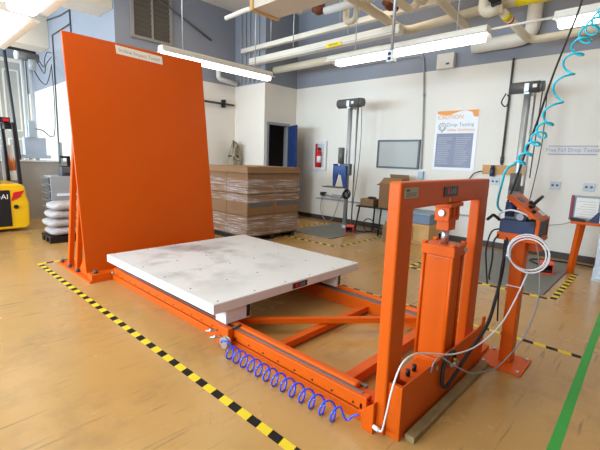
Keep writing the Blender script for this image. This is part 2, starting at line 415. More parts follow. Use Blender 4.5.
obj('lower_flange', MB().box(1.595, 1.64, 0.98, 4.235, 0.0, 0.058), ORANGE, tester, bevel=0.003)
for i in range(22):
    y = 1.06+i*0.145; obj('bolt_head', MB().cyl((1.602, y, 0.085), (1.596, y, 0.085), 0.006, 8), BLACK, br)
obj('guide_strip', MB().box(1.624, 1.640, 1.02, 4.2, 0.138, 0.143), STRIP, br, label='dark grey guide strip')
ec = obj('end_cap', MB().box(1.595, 1.645, 0.975, 1.0, 0.05, 0.145), ORANGE, br, bevel=0.003)
for z in (0.065, 0.095, 0.125): obj('bolt_head', bolt_head(MB(), (1.62, 0.976, z), (0, -1, 0), 0.007, 0.005), BLACK, br)
# braces between the rails
obj('cross_brace', MB().beam((1.735, 2.34, 0.095), (2.875, 1.30, 0.105), 0.045, 0.045), ORANGE, tester, bevel=0.004)
obj('cross_brace', MB().box(1.735, 2.875, 1.80, 1.86, 0.02, 0.07), ORANGE, tester, bevel=0.004)
obj('cross_member', MB().box(1.745, 2.87, 1.19, 1.26, 0.03, 0.09), ORANGE, tester, bevel=0.004)
obj('cross_member', MB().box(1.745, 2.87, 4.12, 4.22, 0.02, 0.11), ORANGE, tester, bevel=0.004)
obj('cross_member', MB().box(1.745, 2.87, 2.95, 3.03, 0.02, 0.10), ORANGE, tester, bevel=0.004)
obj('cross_brace', MB().beam((1.735, 3.2, 0.045), (2.875, 3.9, 0.045), 0.05, 0.05), ORANGE, tester, bevel=0.004)
# head portal
obj('post', MB().box(1.581, 1.721, 0.860, 0.925, 0.0, 1.15), ORANGE, tester, bevel=0.010)
obj('post', MB().box(2.622, 2.769, 0.8605, 0.9245, 0.0, 1.15), ORANGE, tester, bevel=0.010)
bm_ = MB().box(1.581, 2.770, 0.860, 0.925, 1.135, 1.265)
beam = obj('beam', bm_, ORANGE, tester, bevel=0.010)
# base of the portal: front channel with raised lip, back channel, tabs
fc = MB().box(1.60, 1.625, 0.795, 0.86, 0.0, 0.285)
fc.prism([(1.60, 0), (2.76, 0), (2.76, 0.325), (2.715, 0.325), (2.715, 0.275), (2.35, 0.275), (1.60, 0.285)], 'y', 0.785, 0.797)
obj('front_channel', fc, ORANGE, tester, bevel=0.003)
bc = MB().box(1.60, 3.0, 0.926, 1.02, 0.0, 0.10); bc.box(1.626, 2.98, 0.80, 0.926, 0.0, 0.03)
obj('base_channel', bc, ORANGE, tester, bevel=0.003)
obj('base_block', MB().box(1.74, 2.02, 0.80, 0.92, 0.03, 0.24), ORANGE, tester, bevel=0.004)
for x in (1.80, 1.87): obj('clamp_pin', MB().cyl((x, 0.86, 0.24), (x, 0.86, 0.275), 0.012, 10), BLACK, tester, label='black clamp pin')
obj('tab', MB().prism([(0.905, 0), (0.975, 0), (0.975, 0.10), (0.905, 0.17)], 'x', 1.553, 1.578), ORANGE, tester, bevel=0.003)
sb = MB(); bolt_head(sb, (1.98, 0.785, 0.245), (0, -1, 0), 0.014, 0.008); obj('bolt', sb, GREYPL, tester, label='grey hex bolt')
# air cylinder
cy = obj('cylinder', MB().box(2.150, 2.296, 0.822, 0.988, 0.20, 0.835), ORANGE, tester, bevel=0.016, seg=3)
obj('cylinder_cap', MB().box(2.136, 2.306, 0.806, 1.004, 0.832, 0.892), ORANGE, cy, bevel=0.005)
obj('cylinder_base', MB().box(2.142, 2.302, 0.810, 1.000, 0.15, 0.205), ORANGE, cy, bevel=0.005)
for x, y in ((2.149, 0.820), (2.297, 0.820), (2.149, 0.990), (2.297, 0.990)):
    t = MB().cyl((x, y, 0.2), (x, y, 0.892), 0.010, 10); t.cyl((x, y, 0.892), (x, y, 0.908), 0.017, 6)
    obj('tie_rod', t, ORANGE, cy)
obj('piston_rod', MB().cyl((2.222, 0.905, 0.89), (2.222, 0.905, 0.985), 0.022, 16), STEEL, cy, label='bright steel piston rod')
cp = MB().cyl((2.284, 0.808, 0.862), (2.284, 0.797, 0.862), 0.015, 10); obj('port_plug', cp, GREYPL, cy, label='grey port plug')
cv = MB().box(2.172, 2.272, 0.868, 0.942, 0.975, 1.03).box(2.150, 2.296, 0.862, 0.948, 1.03, 1.05)
for xa, xb in ((2.150, 2.182), (2.206, 2.240), (2.264, 2.296)): cv.box(xa, xb, 0.862, 0.948, 1.05, 1.113)
cv.box(2.135, 2.311, 0.848, 0.955, 1.113, 1.136)
cl = obj('clevis', cv, ORANGE, tester, bevel=0.004)
cpn = MB().cyl((2.138, 0.905, 1.078), (2.308, 0.905, 1.078), 0.018, 14); obj('clevis_pin', cpn, GALV, cl, label='grey clevis pin')
# labels on the beam
lb = obj('rating_plate', MB().box(1.612, 1.742, 0.857, 0.8605, 1.190, 1.238), mat('plate_metal', (0.42, 0.38, 0.26), 0.4, 0.3), beam, label='dull metal rating plate')
pm = MB().box(1.624, 1.654, 0.8555, 0.857, 1.222, 1.231)
for z in (1.212, 1.205, 1.198): pm.box(1.624, 1.725, 0.8565, 0.857, z, z+0.0025)
obj('plate_print', pm, INKBLACK, beam)
mp = obj('maker_plate', MB().box(2.040, 2.225, 0.855, 0.8605, 1.178, 1.232), BLACK, beam, label='black maker plate with red mark')
obj('plate_mark', MB().box(2.080, 2.105, 0.8535, 0.855, 1.190, 1.224), RED, beam)
obj('plate_lettering', text_mb('LAB', 0.048, (2.155, 0.8535, 1.206), (1, 0, 0), (0, 0, 1)), INKLIGHT, beam)
obj('plate_stud', MB().cyl((2.125, 0.861, 1.158), (2.125, 0.855, 1.158), 0.011, 10), BRASS, beam, label='small pale stud')

# ---------------------------------------------------------------- backstop (tall inclined orange plate)
bs = thing('backstop', (2.3, 4.7, 0), 'tall orange plate leaning back behind the white carriage', 'test plate')
tn = math.tan(math.radians(7.0))
def py(z): return 4.39 + (z-0.1)*tn
pl = MB().prism([(py(0.06), 0.06), (py(2.57), 2.57), (py(2.57)+0.03, 2.572), (py(0.06)+0.03, 0.06)], 'x', 1.387, 3.03)
plate = obj('plate', pl, ORANGE_PLATE, bs, bevel=0.004)
obj('base_plate', MB().box(1.365, 3.045, 4.24, 5.32, 0.0, 0.022), ORANGE, bs, bevel=0.003)
obj('toe_plate', MB().box(1.39, 3.03, 4.245, 4.38, 0.022, 0.085), ORANGE, bs, bevel=0.004)
for x in (1.43, 2.2, 2.98):
    obj('strut', MB().beam((x, 5.05, 0.02), (x, py(1.5)+0.06, 1.5), 0.055, 0.055, (1, 0, 0)), ORANGE, bs, bevel=0.005)
for x in (1.43, 2.2, 2.98):
    obj('strut', MB().beam((x, 4.78, 0.02), (x, py(0.95)+0.05, 0.95), 0.055, 0.055, (1, 0, 0)), ORANGE, bs, bevel=0.005)
for x in (1.43, 2.97):
    obj('gusset', MB().prism([(4.45, 0.022), (4.74, 0.022), (py(0.30)+0.03, 0.30), (4.43, 0.10)], 'x', x-0.012, x+0.012), ORANGE, bs)
for x in (1.395, 3.01):
    for y in (5.24, 4.96, 4.70):
        obj('anchor_bolt', MB().cyl((x, y, 0.022), (x, y, 0.055), 0.021, 6), DARKSTEEL, bs, label='dark anchor bolt')
obj('anchor_bolt', MB().cyl((1.45, 4.30, 0.085), (1.45, 4.30, 0.118), 0.024, 6), DARKSTEEL, bs, label='dark anchor bolt')
obj('anchor_bolt', MB().cyl((1.60, 4.235, 0.08), (1.60, 4.21, 0.08), 0.018, 6), GALV, bs, label='grey joint bolt')
# taped name card on the plate
nrm = Vector((0, -math.cos(math.radians(7)), math.sin(math.radians(7)))); upv = Vector((0, math.sin(math.radians(7)), math.cos(math.radians(7))))
def onplate(x, z, off): return Vector((x, py(z), z)) + nrm*off
cardm = MB().add([onplate(1.92, 2.452, 0.002), onplate(2.47, 2.435, 0.002), onplate(2.468, 2.528, 0.002), onplate(1.915, 2.546, 0.002),
                  onplate(1.92, 2.452, 0.004), onplate(2.47, 2.435, 0.004), onplate(2.468, 2.528, 0.004), onplate(1.915, 2.546, 0.004)],
                 [(0,1,2,3),(7,6,5,4),(0,4,5,1),(1,5,6,2),(2,6,7,3),(3,7,4,0)])
cd_ = obj('name_card', cardm, SIGNPAPER, bs, label='taped card reading Incline Impact Tester')
tx = text_mb('Incline Impact Tester', 0.058, onplate(2.195, 2.489, 0.0052), (1, 0, -0.032), upv)
obj('lettering', tx, INKGREY, cd_, kind='stuff')

# ---------------------------------------------------------------- white carriage on the rails
ca = thing('impact_carriage', (2.34, 3.09, 0), 'low white steel carriage table with scuffed top on orange rails', 'test carriage')
top = obj('deck', MB().box(1.465, 3.195, 2.150, 4.010, 0.272, 0.342), WHITE_METAL, ca, bevel=0.003)
obj('deck_sheet', MB().box(1.468, 3.192, 2.153, 4.007, 0.342, 0.345), TABLETOP, top)
sc_ = MB()
for x in (1.53, 1.87, 2.2, 2.5, 2.84, 3.15):
    for y in (2.195, 2.55, 2.95, 3.35, 3.97): sc_.cyl((x, y, 0.345), (x, y, 0.348), 0.0065, 8)
obj('deck_screws', sc_, DARKSTEEL, top, kind='stuff', label='dark countersunk screws')
for x0_, y0_, y1_, p0_, p1_ in ((1.585, 2.172, 2.30, 0.188, 0.222), (2.865, 2.172, 2.75, 0.030, 0.062), (1.66, 3.70, 3.90, 0.188, 0.222), (2.865, 3.75, 3.98, 0.03, 0.062)):
    x1_ = x0_ + (0.228 if x0_ < 2 else 0.07)
    lf = obj('side_block', MB().box(x0_, x1_, y0_, y1_, 0.160, 0.272), WHITE_METAL, ca, bevel=0.003)
    obj('pocket_shade', MB().box(x0_+p0_, x0_+p1_, y0_-0.002, y0_+0.004, 0.170, 0.262), BLACK, lf, label='black patch painted as shade in the open tube end')  # flat black patch paints the hollow's shade onto the block face
pa = obj('maker_plate', MB().box(2.245, 2.425, 2.149, 2.151, 0.282, 0.330), BLACK, ca, label='black maker plate with red mark')
obj('plate_mark', MB().box(2.278, 2.312, 2.1475, 2.149, 0.292, 0.321), RED, pa)
obj('plate_lettering', text_mb('LAB', 0.040, (2.362, 2.1475, 0.306), (1, 0, 0), (0, 0, 1)), INKLIGHT, pa)
# runner bracket with roller and release levers, near corner
rb = obj('runner_bracket', MB().box(1.550, 1.594, 2.10, 2.235, 0.015, 0.158), ORANGE, ca, bevel=0.004)
wl_ = MB().cyl((1.507, 2.10, 0.072), (1.519, 2.10, 0.072), 0.042, 20); wl_.cyl((1.532, 2.10, 0.072), (1.550, 2.10, 0.072), 0.042, 20); wl_.cyl((1.519, 2.10, 0.072), (1.532, 2.10, 0.072), 0.034, 20)
obj('brake_drum', wl_, STEEL, rb, label='bright steel drum')
for y, z in ((2.225, 0.115), (2.17, 0.085)):
    lv = MB().tube([(1.548, y, z), (1.505, y+0.03, z-0.004), (1.485, y+0.055, z-0.008)], 0.007, 8); lv.cyl((1.515, y+0.022, z), (1.505, y+0.034, z), 0.014, 10)
    obj('lever', lv, GALV, rb, label='grey steel lever')
obj('buffer', MB().cyl((1.594, 2.12, 0.143), (1.66, 2.09, 0.166), 0.009, 8), DARKSTEEL, rb)
obj('slide_shoe', MB().box(1.56, 1.60, 2.3, 3.2, 0.245, 0.272), BLACK, ca, label='black slide strip')

# ---------------------------------------------------------------- pneumatic lines
hel = []
for i in range(13*18+1):
    t = i/18; y = 2.03 - t*0.074
    a = -2*PI*t + 1.2
    hel.append((1.490 + 0.042*math.cos(a), y + 0.004*math.sin(a), 0.052 + 0.046*math.sin(a)))
pts = smooth_path([(1.507, 2.12, 0.07), (1.495, 2.09, 0.095), (1.50, 2.06, 0.10), hel[0]], 5)[:-1] + hel + smooth_path([hel[-1], (1.515, 1.04, 0.03), (1.535, 1.01, 0.06), (1.548, 0.985, 0.07)], 5)[1:]
obj('coiled_air_hose', MB().tube(pts, 0.0056, 7), BLUETUBE, label='blue coiled air hose lying along the near rail on the floor', cat='hose')
wt = smooth_path([(2.725, 0.56, 0.70), (2.579, 0.58, 0.544), (2.477, 0.62, 0.399), (2.304, 0.68, 0.306), (2.059, 0.72, 0.323), (1.819, 0.755, 0.398), (1.676, 0.775, 0.44), (1.581, 0.79, 0.417), (1.528, 0.80, 0.315), (1.515, 0.815, 0.178), (1.53, 0.84, 0.07), (1.545, 0.875, 0.055)], 8)
ring = []
for i in range(3*28+1):
    a = PI*1.5 - 2*PI*i/28; rr = 0.108 + 0.007*math.sin(i*0.113)
    ring.append((2.735 - 0.014*(i/28) + 0.004*math.sin(i*.5), 0.572 + 0.006*math.sin(i*0.07) + rr*math.cos(a), 0.812 + 0.008*math.sin(i*0.09) + rr*math.sin(a)))
ring = list(reversed(ring))
wtube = thing('air_tube', (2.72, 0.57, 0.70), 'white air tube coiled on the control stand and drooping to the portal', 'hose')
obj('tubing', MB().tube(ring + [Vector(p) for p in wt[1:]], 0.0046, 8), WHITETUBE, wtube)
obj('fitting', MB().cyl((1.538, 0.86, 0.055), (1.546, 0.895, 0.055), 0.011, 10), WHITE, wtube)
bh = smooth_path([(2.84, 0.74, 0.875), (2.82, 0.735, 0.80), (2.79, 0.725, 0.665), (2.68, 0.715, 0.499), (2.504, 0.70, 0.364), (2.304, 0.725, 0.247), (2.151, 0.742, 0.151), (2.083, 0.755, 0.105), (2.035, 0.765, 0.13), (2.05, 0.77, 0.235), (2.13, 0.772, 0.285), (2.20, 0.772, 0.262), (2.215, 0.774, 0.22)], 8)
obj('black_air_hose', MB().tube(bh, 0.0105, 10), DARK, label='thick black air hose looping from control stand to front channel', cat='hose')
gc = smooth_path([(2.80, 0.56, 0.90), (2.86, 0.53, 0.72), (2.80, 0.50, 0.50), (2.74, 0.54, 0.26), (2.637, 0.64, 0.058), (2.45, 0.68, 0.075), (2.282, 0.70, 0.128), (2.10, 0.74, 0.235), (1.99, 0.77, 0.31), (1.93, 0.778, 0.30), (1.90, 0.782, 0.25)], 8)
obj('grey_air_line', MB().tube(gc, 0.0045, 6), GREYCABLE, label='thin grey air line hanging from control stand to front channel', cat='hose')
vf = thing('hose_fitting', (2.2, 0.78, 0.2), 'brass and steel hose tee on the orange front channel', 'fitting')
obj('body', MB().cyl((2.14, 0.772, 0.195), (2.26, 0.772, 0.185), 0.011, 10).cyl((2.2, 0.785, 0.19), (2.2, 0.76, 0.19), 0.014, 10), STEEL, vf)
obj('nut', MB().cyl((2.215, 0.774, 0.195), (2.215, 0.774, 0.225), 0.014, 6), BRASS, vf)
# timber batten in front of the machine
tb = obj('timber_batten', MB().beam((1.64, 0.748, 0.016), (2.69, 0.738, 0.016), 0.052, 0.032), TIMBER_DIRTY, label='weathered timber batten on floor before the orange front channel', cat='timber', bevel=0.003)

# ---------------------------------------------------------------- control stand and control box
cs = thing('control_stand', (2.845, 0.65, 0), 'orange pedestal on square foot plate in front of green tape', 'stand')
obj('foot_plate', MB().box(2.70, 2.99, 0.52, 0.785, 0.0, 0.014), ORANGE, cs, bevel=0.003)
for x in (2.725, 2.965):
    for y in (0.545, 0.76): obj('foot_bolt', MB().cyl((x, y, 0.014), (x, y, 0.026), 0.012, 6), GALV, cs, label='grey bolt head')
obj('post', MB().box(2.825, 2.925, 0.615, 0.695, 0.014, 0.875), ORANGE, cs, bevel=0.008)
obj('tray', MB().box(2.75, 3.03, 0.535, 0.775, 0.875, 0.893).box(2.745, 2.755, 0.535, 0.775, 0.893, 0.925), ORANGE, cs, bevel=0.003)
obj('bracket', MB().box(2.90, 2.99, 0.545, 0.62, 0.80, 0.875), ORANGE, cs, bevel=0.003)
obj('cable_tie', MB().box(2.822, 2.928, 0.612, 0.698, 0.555, 0.562), WHITE, cs, label='white cable tie')
cb = thing('control_box', (2.9, 0.65, 0.893), 'navy and orange electric control box with sloping panel on the pedestal', 'control box')
obj('case', MB().box(2.757, 3.02, 0.560, 0.768, 0.893, 1.01), NAVY, cb, bevel=0.006)
obj('front_frame', MB().box(2.754, 2.772, 0.538, 0.560, 0.893, 1.03).box(3.01, 3.03, 0.538, 0.560, 0.893, 1.03).box(2.772, 3.01, 0.538, 0.560, 1.012, 1.03).box(2.772, 3.01, 0.538, 0.560, 0.893, 0.908), ORANGE, cb, bevel=0.003)
vg = MB()
for i in range(7): vg.box(2.775, 3.008, 0.543, 0.556, 0.912+i*0.014, 0.921+i*0.014)
obj('vent_grille', vg, BLACK, cb, label='black front grille')
# sloping orange panel with side cheek
pan = MB().prism([(0.545, 1.030), (0.600, 1.030), (0.745, 1.150), (0.728, 1.172)], 'x', 2.752, 3.02)
pn = obj('console_panel', pan, ORANGE, cb, bevel=0.004)
pdir = Vector((0, 0.183, 0.142)).normalized(); pnor = Vector((0, -pdir.z, pdir.y))
def onpan(x, t, off): return Vector((x, 0.545, 1.030)) + pdir*t + pnor*off
def patch(x0, x1, t0, t1, o0, o1):
    q = [onpan(x, t, o) for o in (o0, o1) for x, t in ((x0, t0), (x1, t0), (x1, t1), (x0, t1))]
    return MB().add(q, [(3,2,1,0),(4,5,6,7),(0,1,5,4),(1,2,6,5),(2,3,7,6),(3,0,4,7)])
obj('display', patch(2.82, 2.90, 0.150, 0.195, 0.0, 0.004), GREYDK, pn, label='dark label display')
obj('data_label', patch(2.91, 3.0, 0.015, 0.06, 0.0, 0.003), PAPER, pn, label='pale printed label')
for x, t in ((2.80, 0.06), (2.85, 0.10), (2.90, 0.10), (2.95, 0.13)): obj('push_button', MB().cyl(onpan(x, t, 0), onpan(x, t, 0.02), 0.013, 10), BLACK, pn, label='black push button')
obj('lever_handle', MB().tube([onpan(2.94, 0.11, 0), onpan(2.94, 0.11, 0.05), onpan(3.04, 0.12, 0.065)], 0.011, 8), DARK, pn, label='black lever handle')
obj('hinge_box', MB().box(2.78, 3.0, 0.62, 0.75, 1.01, 1.06), GREYDK, cb, bevel=0.004)
obj('filter_bowl', MB().cyl((2.80, 0.72, 1.03), (2.80, 0.72, 1.12), 0.035, 16), NAVY, cb)
obj('gauge', MB().cyl((2.76, 0.65, 1.035), (2.745, 0.65, 1.035), 0.022, 16), GREYPL, cb, label='round grey gauge')
obj('knob', MB().cyl((2.757, 0.575, 1.0), (2.735, 0.575, 1.0), 0.016, 12), DARK, cb)
kv = MB().tube(smooth_path([(2.76, 0.77, 1.0), (2.73, 0.80, 1.03), (2.72, 0.815, 1.02), (2.70, 0.83, 1.0)], 5), 0.010, 8)
obj('plug', kv, DARK, cb)
obj('loose_tube', MB().tube(smooth_path([(2.79, 0.60, 1.02), (2.745, 0.62, 1.055), (2.735, 0.70, 1.075), (2.745, 0.765, 1.05), (2.765, 0.775, 1.01)], 6), 0.006, 6), WHITETUBE, cb)
for k, pth in enumerate(([(2.76, 0.765, 0.94), (2.72, 0.80, 0.92), (2.70, 0.815, 0.80), (2.70, 0.795, 0.64), (2.705, 0.785, 0.57)], [(2.76, 0.75, 0.92), (2.725, 0.78, 0.86), (2.715, 0.775, 0.74), (2.71, 0.78, 0.63), (2.71, 0.775, 0.60)], [(2.77, 0.73, 0.91), (2.735, 0.70, 0.85), (2.74, 0.72, 0.70), (2.75, 0.72, 0.5), (2.80, 0.72, 0.3)])):
    obj('power_cord', MB().tube(smooth_path(pth, 6), 0.0055, 6), DARK, cb, label=('black cord hanging outermost beside the pedestal, below control box', 'shorter black cord hanging just inside the outermost one', 'black cord running down close along the pedestal post')[k])
# teal coil hose hanging in from above, black cable beside it
hel = []
axis = smooth_path([(2.73, 0.69, 1.36), (2.86, 0.65, 1.50), (3.05, 0.63, 1.66), (3.22, 0.58, 2.03), (3.34, 0.53, 2.24), (3.56, 0.50, 2.39), (3.80, 0.47, 2.6), (3.98, 0.46, 3.0)], 40)
N = len(axis)
for i, p in enumerate(axis):
    s = i/(N-1); d = (axis[min(i+1, N-1)]-axis[max(i-1, 0)]).normalized()
    a = Vector((0, 1, 0)); a = (a-d*a.dot(d)).normalized(); b = d.cross(a)
    ph = 2*PI*(15*s**0.92); R = 0.026 + 0.020*min(1, s*2.5)
    hel.append(p + a*R*math.cos(ph) + b*R*math.sin(ph))
lead = smooth_path([(2.78, 0.76, 1.05), (2.745, 0.79, 1.10), (2.72, 0.77, 1.25), (2.70, 0.75, 1.33), hel[0]], 6)[:-1]
up = smooth_path([hel[-1], (4.02, 0.46, 3.3), (4.02, 0.46, 4.6)], 6)[1:]
obj('coiled_air_hose', MB().tube(lead + hel + up, 0.0070, 8), TEAL, label='teal coiled air hose hanging from ceiling down to control box', cat='hose')
obj('black_cable', MB().tube(smooth_path([(2.86, 0.765, 1.10), (2.87, 0.745, 1.20), (2.93, 0.72, 1.394), (3.05, 0.69, 1.66), (3.22, 0.67, 1.98), (3.50, 0.66, 2.31), (3.77, 0.66, 2.61), (4.1, 0.66, 3.2), (4.2, 0.66, 4.6)], 8), 0.007, 8), BLACK, label='black cable dropping from ceiling beside the teal coil hose', cat='cable')

# ================================================================ FLOOR TAPES
def tape(x0, x1, y0, y1, m_, label): obj('floor_tape', MB().box(x0, x1, y0, y1, 0.0, 0.0012), m_, label=label, cat='floor tape', group='floor marking tapes')
tape(1.170, 1.222, 0.3, 5.44, HAZY, 'long yellow and black tape on open floor left of the machine')
tape(1.225, 1.60, 5.385, 5.44, HAZX, 'short yellow and black tape running behind the backstop foot')
tape(3.315, 3.365, 0.28, 4.2, HAZY, 'yellow and black tape right of the orange rails, passing the pedestal')
tape(4.80, 4.86, 3.70, 5.3, HAZY, 'yellow and black tape nearest edge of far drop tester mat')
tape(4.86, 6.3, 3.64, 3.70, HAZX, 'yellow and black tape on right side of far drop tester mat')
tape(4.86, 6.6, 5.3, 5.36, HAZX, 'yellow and black tape on left side of far drop tester mat')
tape(4.60, 4.66, 0.73, 2.30, HAZY, 'yellow and black tape before the right-hand drop tester mat')
tape(4.66, 6.05, 0.67, 0.73, HAZX, 'yellow and black tape between right-hand mat and orange-legged stand')
tape(4.60, 6.2, 2.30, 2.36, HAZX, 'yellow and black tape seen through the orange portal')
obj('floor_tape', MB().prism([(1.0, 0.178), (5.2, 0.262), (5.2, 0.312), (1.0, 0.228)], 'z', 0.0, 0.0012), GREEN, label='green tape on floor, lower right', cat='floor tape', group='floor marking tapes')

# ================================================================ CARTON STACK
pal = thing('pallet', (4.45, 5.3, 0), 'black pallet under the wrapped cartons', 'pallet')
obj('deck', MB().box(3.89, 5.01, 4.77, 5.83, 0.07, 0.095), BLACK, pal)
for x in (3.92, 4.40, 4.90): obj('runner', MB().box(x, x+0.08, 4.78, 5.82, 0.0, 0.07), BLACK, pal)
car_lab = {}
pos = [('front left', 3.875, 4.75), ('front right', 4.455, 4.75), ('back left', 3.875, 5.305)]
for k, (z0, z1, lv_) in enumerate(((0.095, 0.432, 'bottom'), (0.435, 0.772, 'middle'), (0.775, 1.112, 'top'))):
    for nm, x, y in pos:
        c_ = thing('carton', (x+0.288, y+0.275, z0), '%s carton in %s layer of the wrapped stack' % ({'front left': 'corner', 'front right': 'right-hand', 'back left': 'rear left'}[nm], lv_), 'carton', 'cartons on the wrapped pallet')
        j = random.uniform(-0.004, 0.004)
        b = obj('carton_body', MB().box(x+j, x+0.576+j, y+j, y+0.55+j, z0, z1), CARD, c_, bevel=0.008)
        if nm.startswith('front'):
            if lv_ == 'middle': obj('print_band', MB().box(x+0.05, x+0.54, y+j-0.002, y+j+0.001, z0+0.135, z0+0.205), CARDPRINT, c_, label='grey printed band')
            obj('flap_seam', MB().box(x+0.02, x+0.555, y+j-0.0015, y+j+0.001, z0+0.30, z0+0.304), CARDPRINT, c_)
lidc = thing('cardboard_lid', (4.45, 5.3, 1.112), 'shallow cardboard lid topping the wrapped stack', 'carton lid')
obj('top_sheet', MB().box(3.855, 5.05, 4.73, 5.88, 1.203, 1.213), CARDLID, lidc, bevel=0.004)
rim = MB().box(3.855, 5.05, 4.73, 4.742, 1.113, 1.203).box(3.855, 5.05, 5.868, 5.88, 1.113, 1.203).box(3.855, 3.867, 4.742, 5.868, 1.113, 1.203).box(5.038, 5.05, 4.742, 5.868, 1.113, 1.203)
obj('rim', rim, CARDLID, lidc, bevel=0.004)
def film_band(z0, z1, seed):
    mb = MB(); rnd = random.Random(seed); loop = []
    x0, x1, y0, y1 = 3.862, 5.044, 4.736, 5.872
    for (ax, ay), (bx, by) in (((x0, y0), (x1, y0)), ((x1, y0), (x1, y1)), ((x1, y1), (x0, y1)), ((x0, y1), (x0, y0))):
        for i in range(14): loop.append((ax+(bx-ax)*i/14, ay+(by-ay)*i/14))
    n = len(loop); rows = 6; vs = []; cx, cy_ = 4.453, 5.304
    for r in range(rows):
        z = z0+(z1-z0)*r/(rows-1)
        for i, (x, y) in enumerate(loop):
            k = 1 + rnd.uniform(0, 0.008); vs.append((cx+(x-cx)*k, cy_+(y-cy_)*k, z+rnd.uniform(-0.012, 0.012)))
    return mb.add(vs, [(r*n+i, r*n+(i+1) % n, (r+1)*n+(i+1) % n, (r+1)*n+i) for r in range(rows-1) for i in range(n)], True)
for z0, z1, s, t in ((0.80, 1.02, 3, 'clear stretch film band around the upper cartons'), (0.655, 0.765, 7, 'clear stretch film band above the printed carton bands'), (0.12, 0.42, 9, 'clear stretch film band around the lowest cartons')):
    obj('stretch_film', film_band(z0, z1, s), FILM, label=t, cat='stretch film')

# ================================================================ DROP TESTERS
def drop_tester(loc, label, head):
    x, y = loc; ma, mb_ = (0.28, 0.23) if head else (0.21, 0.14)
    t = thing('drop_tester', (x, y, 0), label, 'drop tester')
    obj('base_plate', MB().box(5.24 if head else 4.72, 6.62, y-0.42 if head else 0.80, y+0.55 if head else y+0.70, 0, 0.014), MATGREY, t, bevel=0.003)
    obj('column', MB().cyl((x, y, 0.014), (x, y, 2.36), 0.045 if not head else 0.042, 20), GALV, t)
    obj('foot', MB().cyl((x, y, 0.014), (x, y, 0.10), 0.07, 20), GALV, t)
    obj('rear_rod', MB().cyl((x+0.14, y-0.06, 0.014), (x+0.14, y-0.06, 2.38), 0.014, 8), GALV, t)
    mo = obj('hoist_motor', MB().cyl((x, y+ma, 2.43), (x, y-mb_, 2.43), 0.085 if head else 0.078, 24), MOTOR, t)
    obj('end_bell', MB().cyl((x, y-mb_, 2.43), (x, y-mb_-0.05, 2.43), 0.076 if head else 0.070, 24), MOTOR, mo)
    obj('head_bracket', MB().box(x-0.07, x+0.16, y-0.035, y+0.035, 2.33, 2.36).box(x-0.10, x-0.085, y-0.03, y+0.03, 2.36, 2.47), GALV, mo, bevel=0.003)
    obj('data_label', MB().box(x-0.0885, x-0.075, y-0.12, y-0.07, 2.41, 2.455), PAPER, mo)
    obj('lift_chain', MB().cyl((x+0.02, y-0.17, 2.36), (x+0.02, y-0.15, 0.95 if head else 1.2), 0.008, 6), DARKSTEEL, t)
    obj('lift_cable', MB().tube(smooth_path([(x+0.05, y-0.22, 2.36), (x+0.05, y-0.24, 1.7), (x+0.06, y-0.20, 1.1), (x+0.06, y-0.12, 0.4), (x+0.08, y-0.10, 0.02)], 5), 0.006, 6), BLACK, t)
    return t
T1 = drop_tester((6.2, 4.56), 'drop tester with blue fork carriage, between fire cabinet and dark-framed board', True)
hd = obj('carriage', MB().box(6.07, 6.155, 4.42, 4.66, 1.08, 1.30), GREYDK, T1, bevel=0.006)
obj('carriage_motor', MB().cyl((6.06, 4.62, 1.30), (6.06, 4.62, 1.60), 0.060, 18), MOTOR, hd)
fk = MB().prism([(4.48, 1.26), (4.76, 1.26), (4.77, 1.18), (4.77, 0.86), (4.73, 0.86), (4.66, 1.10), (4.59, 1.10), (4.52, 0.86), (4.45, 0.86), (4.47, 1.18)], 'x', 6.02, 6.06)
obj('fork_bracket', fk, BLUE, hd, label='blue forked bracket', bevel=0.004)
obj('fork_side', MB().box(6.02, 6.15, 4.755, 4.775, 1.0, 1.29), BLUE, hd, label='blue side cheek')
obj('drop_leaf', MB().box(5.88, 6.10, 4.50, 4.92, 0.835, 0.858), GREYDK, hd)
obj('hose_coil', MB().torus((6.14, 4.50, 0.72), 0.075, 0.016, 'x').torus((6.115, 4.51, 0.70), 0.07, 0.014, 'x'), BLACK, T1, label='coiled black hose')
T2 = drop_tester((6.2, 1.565), 'tall drop tester with grey column behind the teal hose, right wall', False)
obj('carriage', MB().box(6.10, 6.28, 1.48, 1.64, 0.92, 1.08), GREYDK, T2, bevel=0.006)
obj('carriage_motor', MB().cyl((6.06, 1.55, 1.02), (6.06, 1.55, 1.26), 0.07, 18), MOTOR, T2)
obj('hose_loop', MB().tube(smooth_path([(6.12, 1.82, 2.36), (6.1, 1.86, 2.24), (6.1, 1.80, 2.18), (6.1, 1.76, 2.28), (6.12, 1.80, 2.34)], 6), 0.009, 6), BLACK, T2)
T3 = thing('drop_tester', (2.12, 9.75, 0), 'drop tester behind the low grey partition near the forklift', 'drop tester')
for x in (2.13, 2.27): obj('column', MB().cyl((x, 9.75, 0), (x, 9.75, 3.16), 0.038, 16), mat('pale_steel_column', (0.55, 0.58, 0.62), 0.35, 0.3), T3)
mo = obj('hoist_motor', MB().cyl((2.08, 9.75, 3.22), (2.42, 9.75, 3.22), 0.085, 24), MOTOR, T3)
obj('end_bell', MB().cyl((2.08, 9.75, 3.22), (2.02, 9.75, 3.22), 0.08, 24), WHITE, mo)
obj('gearbox', MB().cyl((2.29, 9.68, 3.16), (2.29, 9.68, 2.96), 0.07, 16), GREYPL, mo)
obj('carriage', MB().box(2.02, 2.40, 9.55, 9.72, 1.25, 1.62).box(1.92, 2.45, 9.45, 9.70, 1.20, 1.27).box(2.10, 2.22, 9.5, 9.56, 1.62, 1.95), mat('pale_blue_enamel', (0.42, 0.48, 0.57), 0.4, 0.1), T3, bevel=0.006)
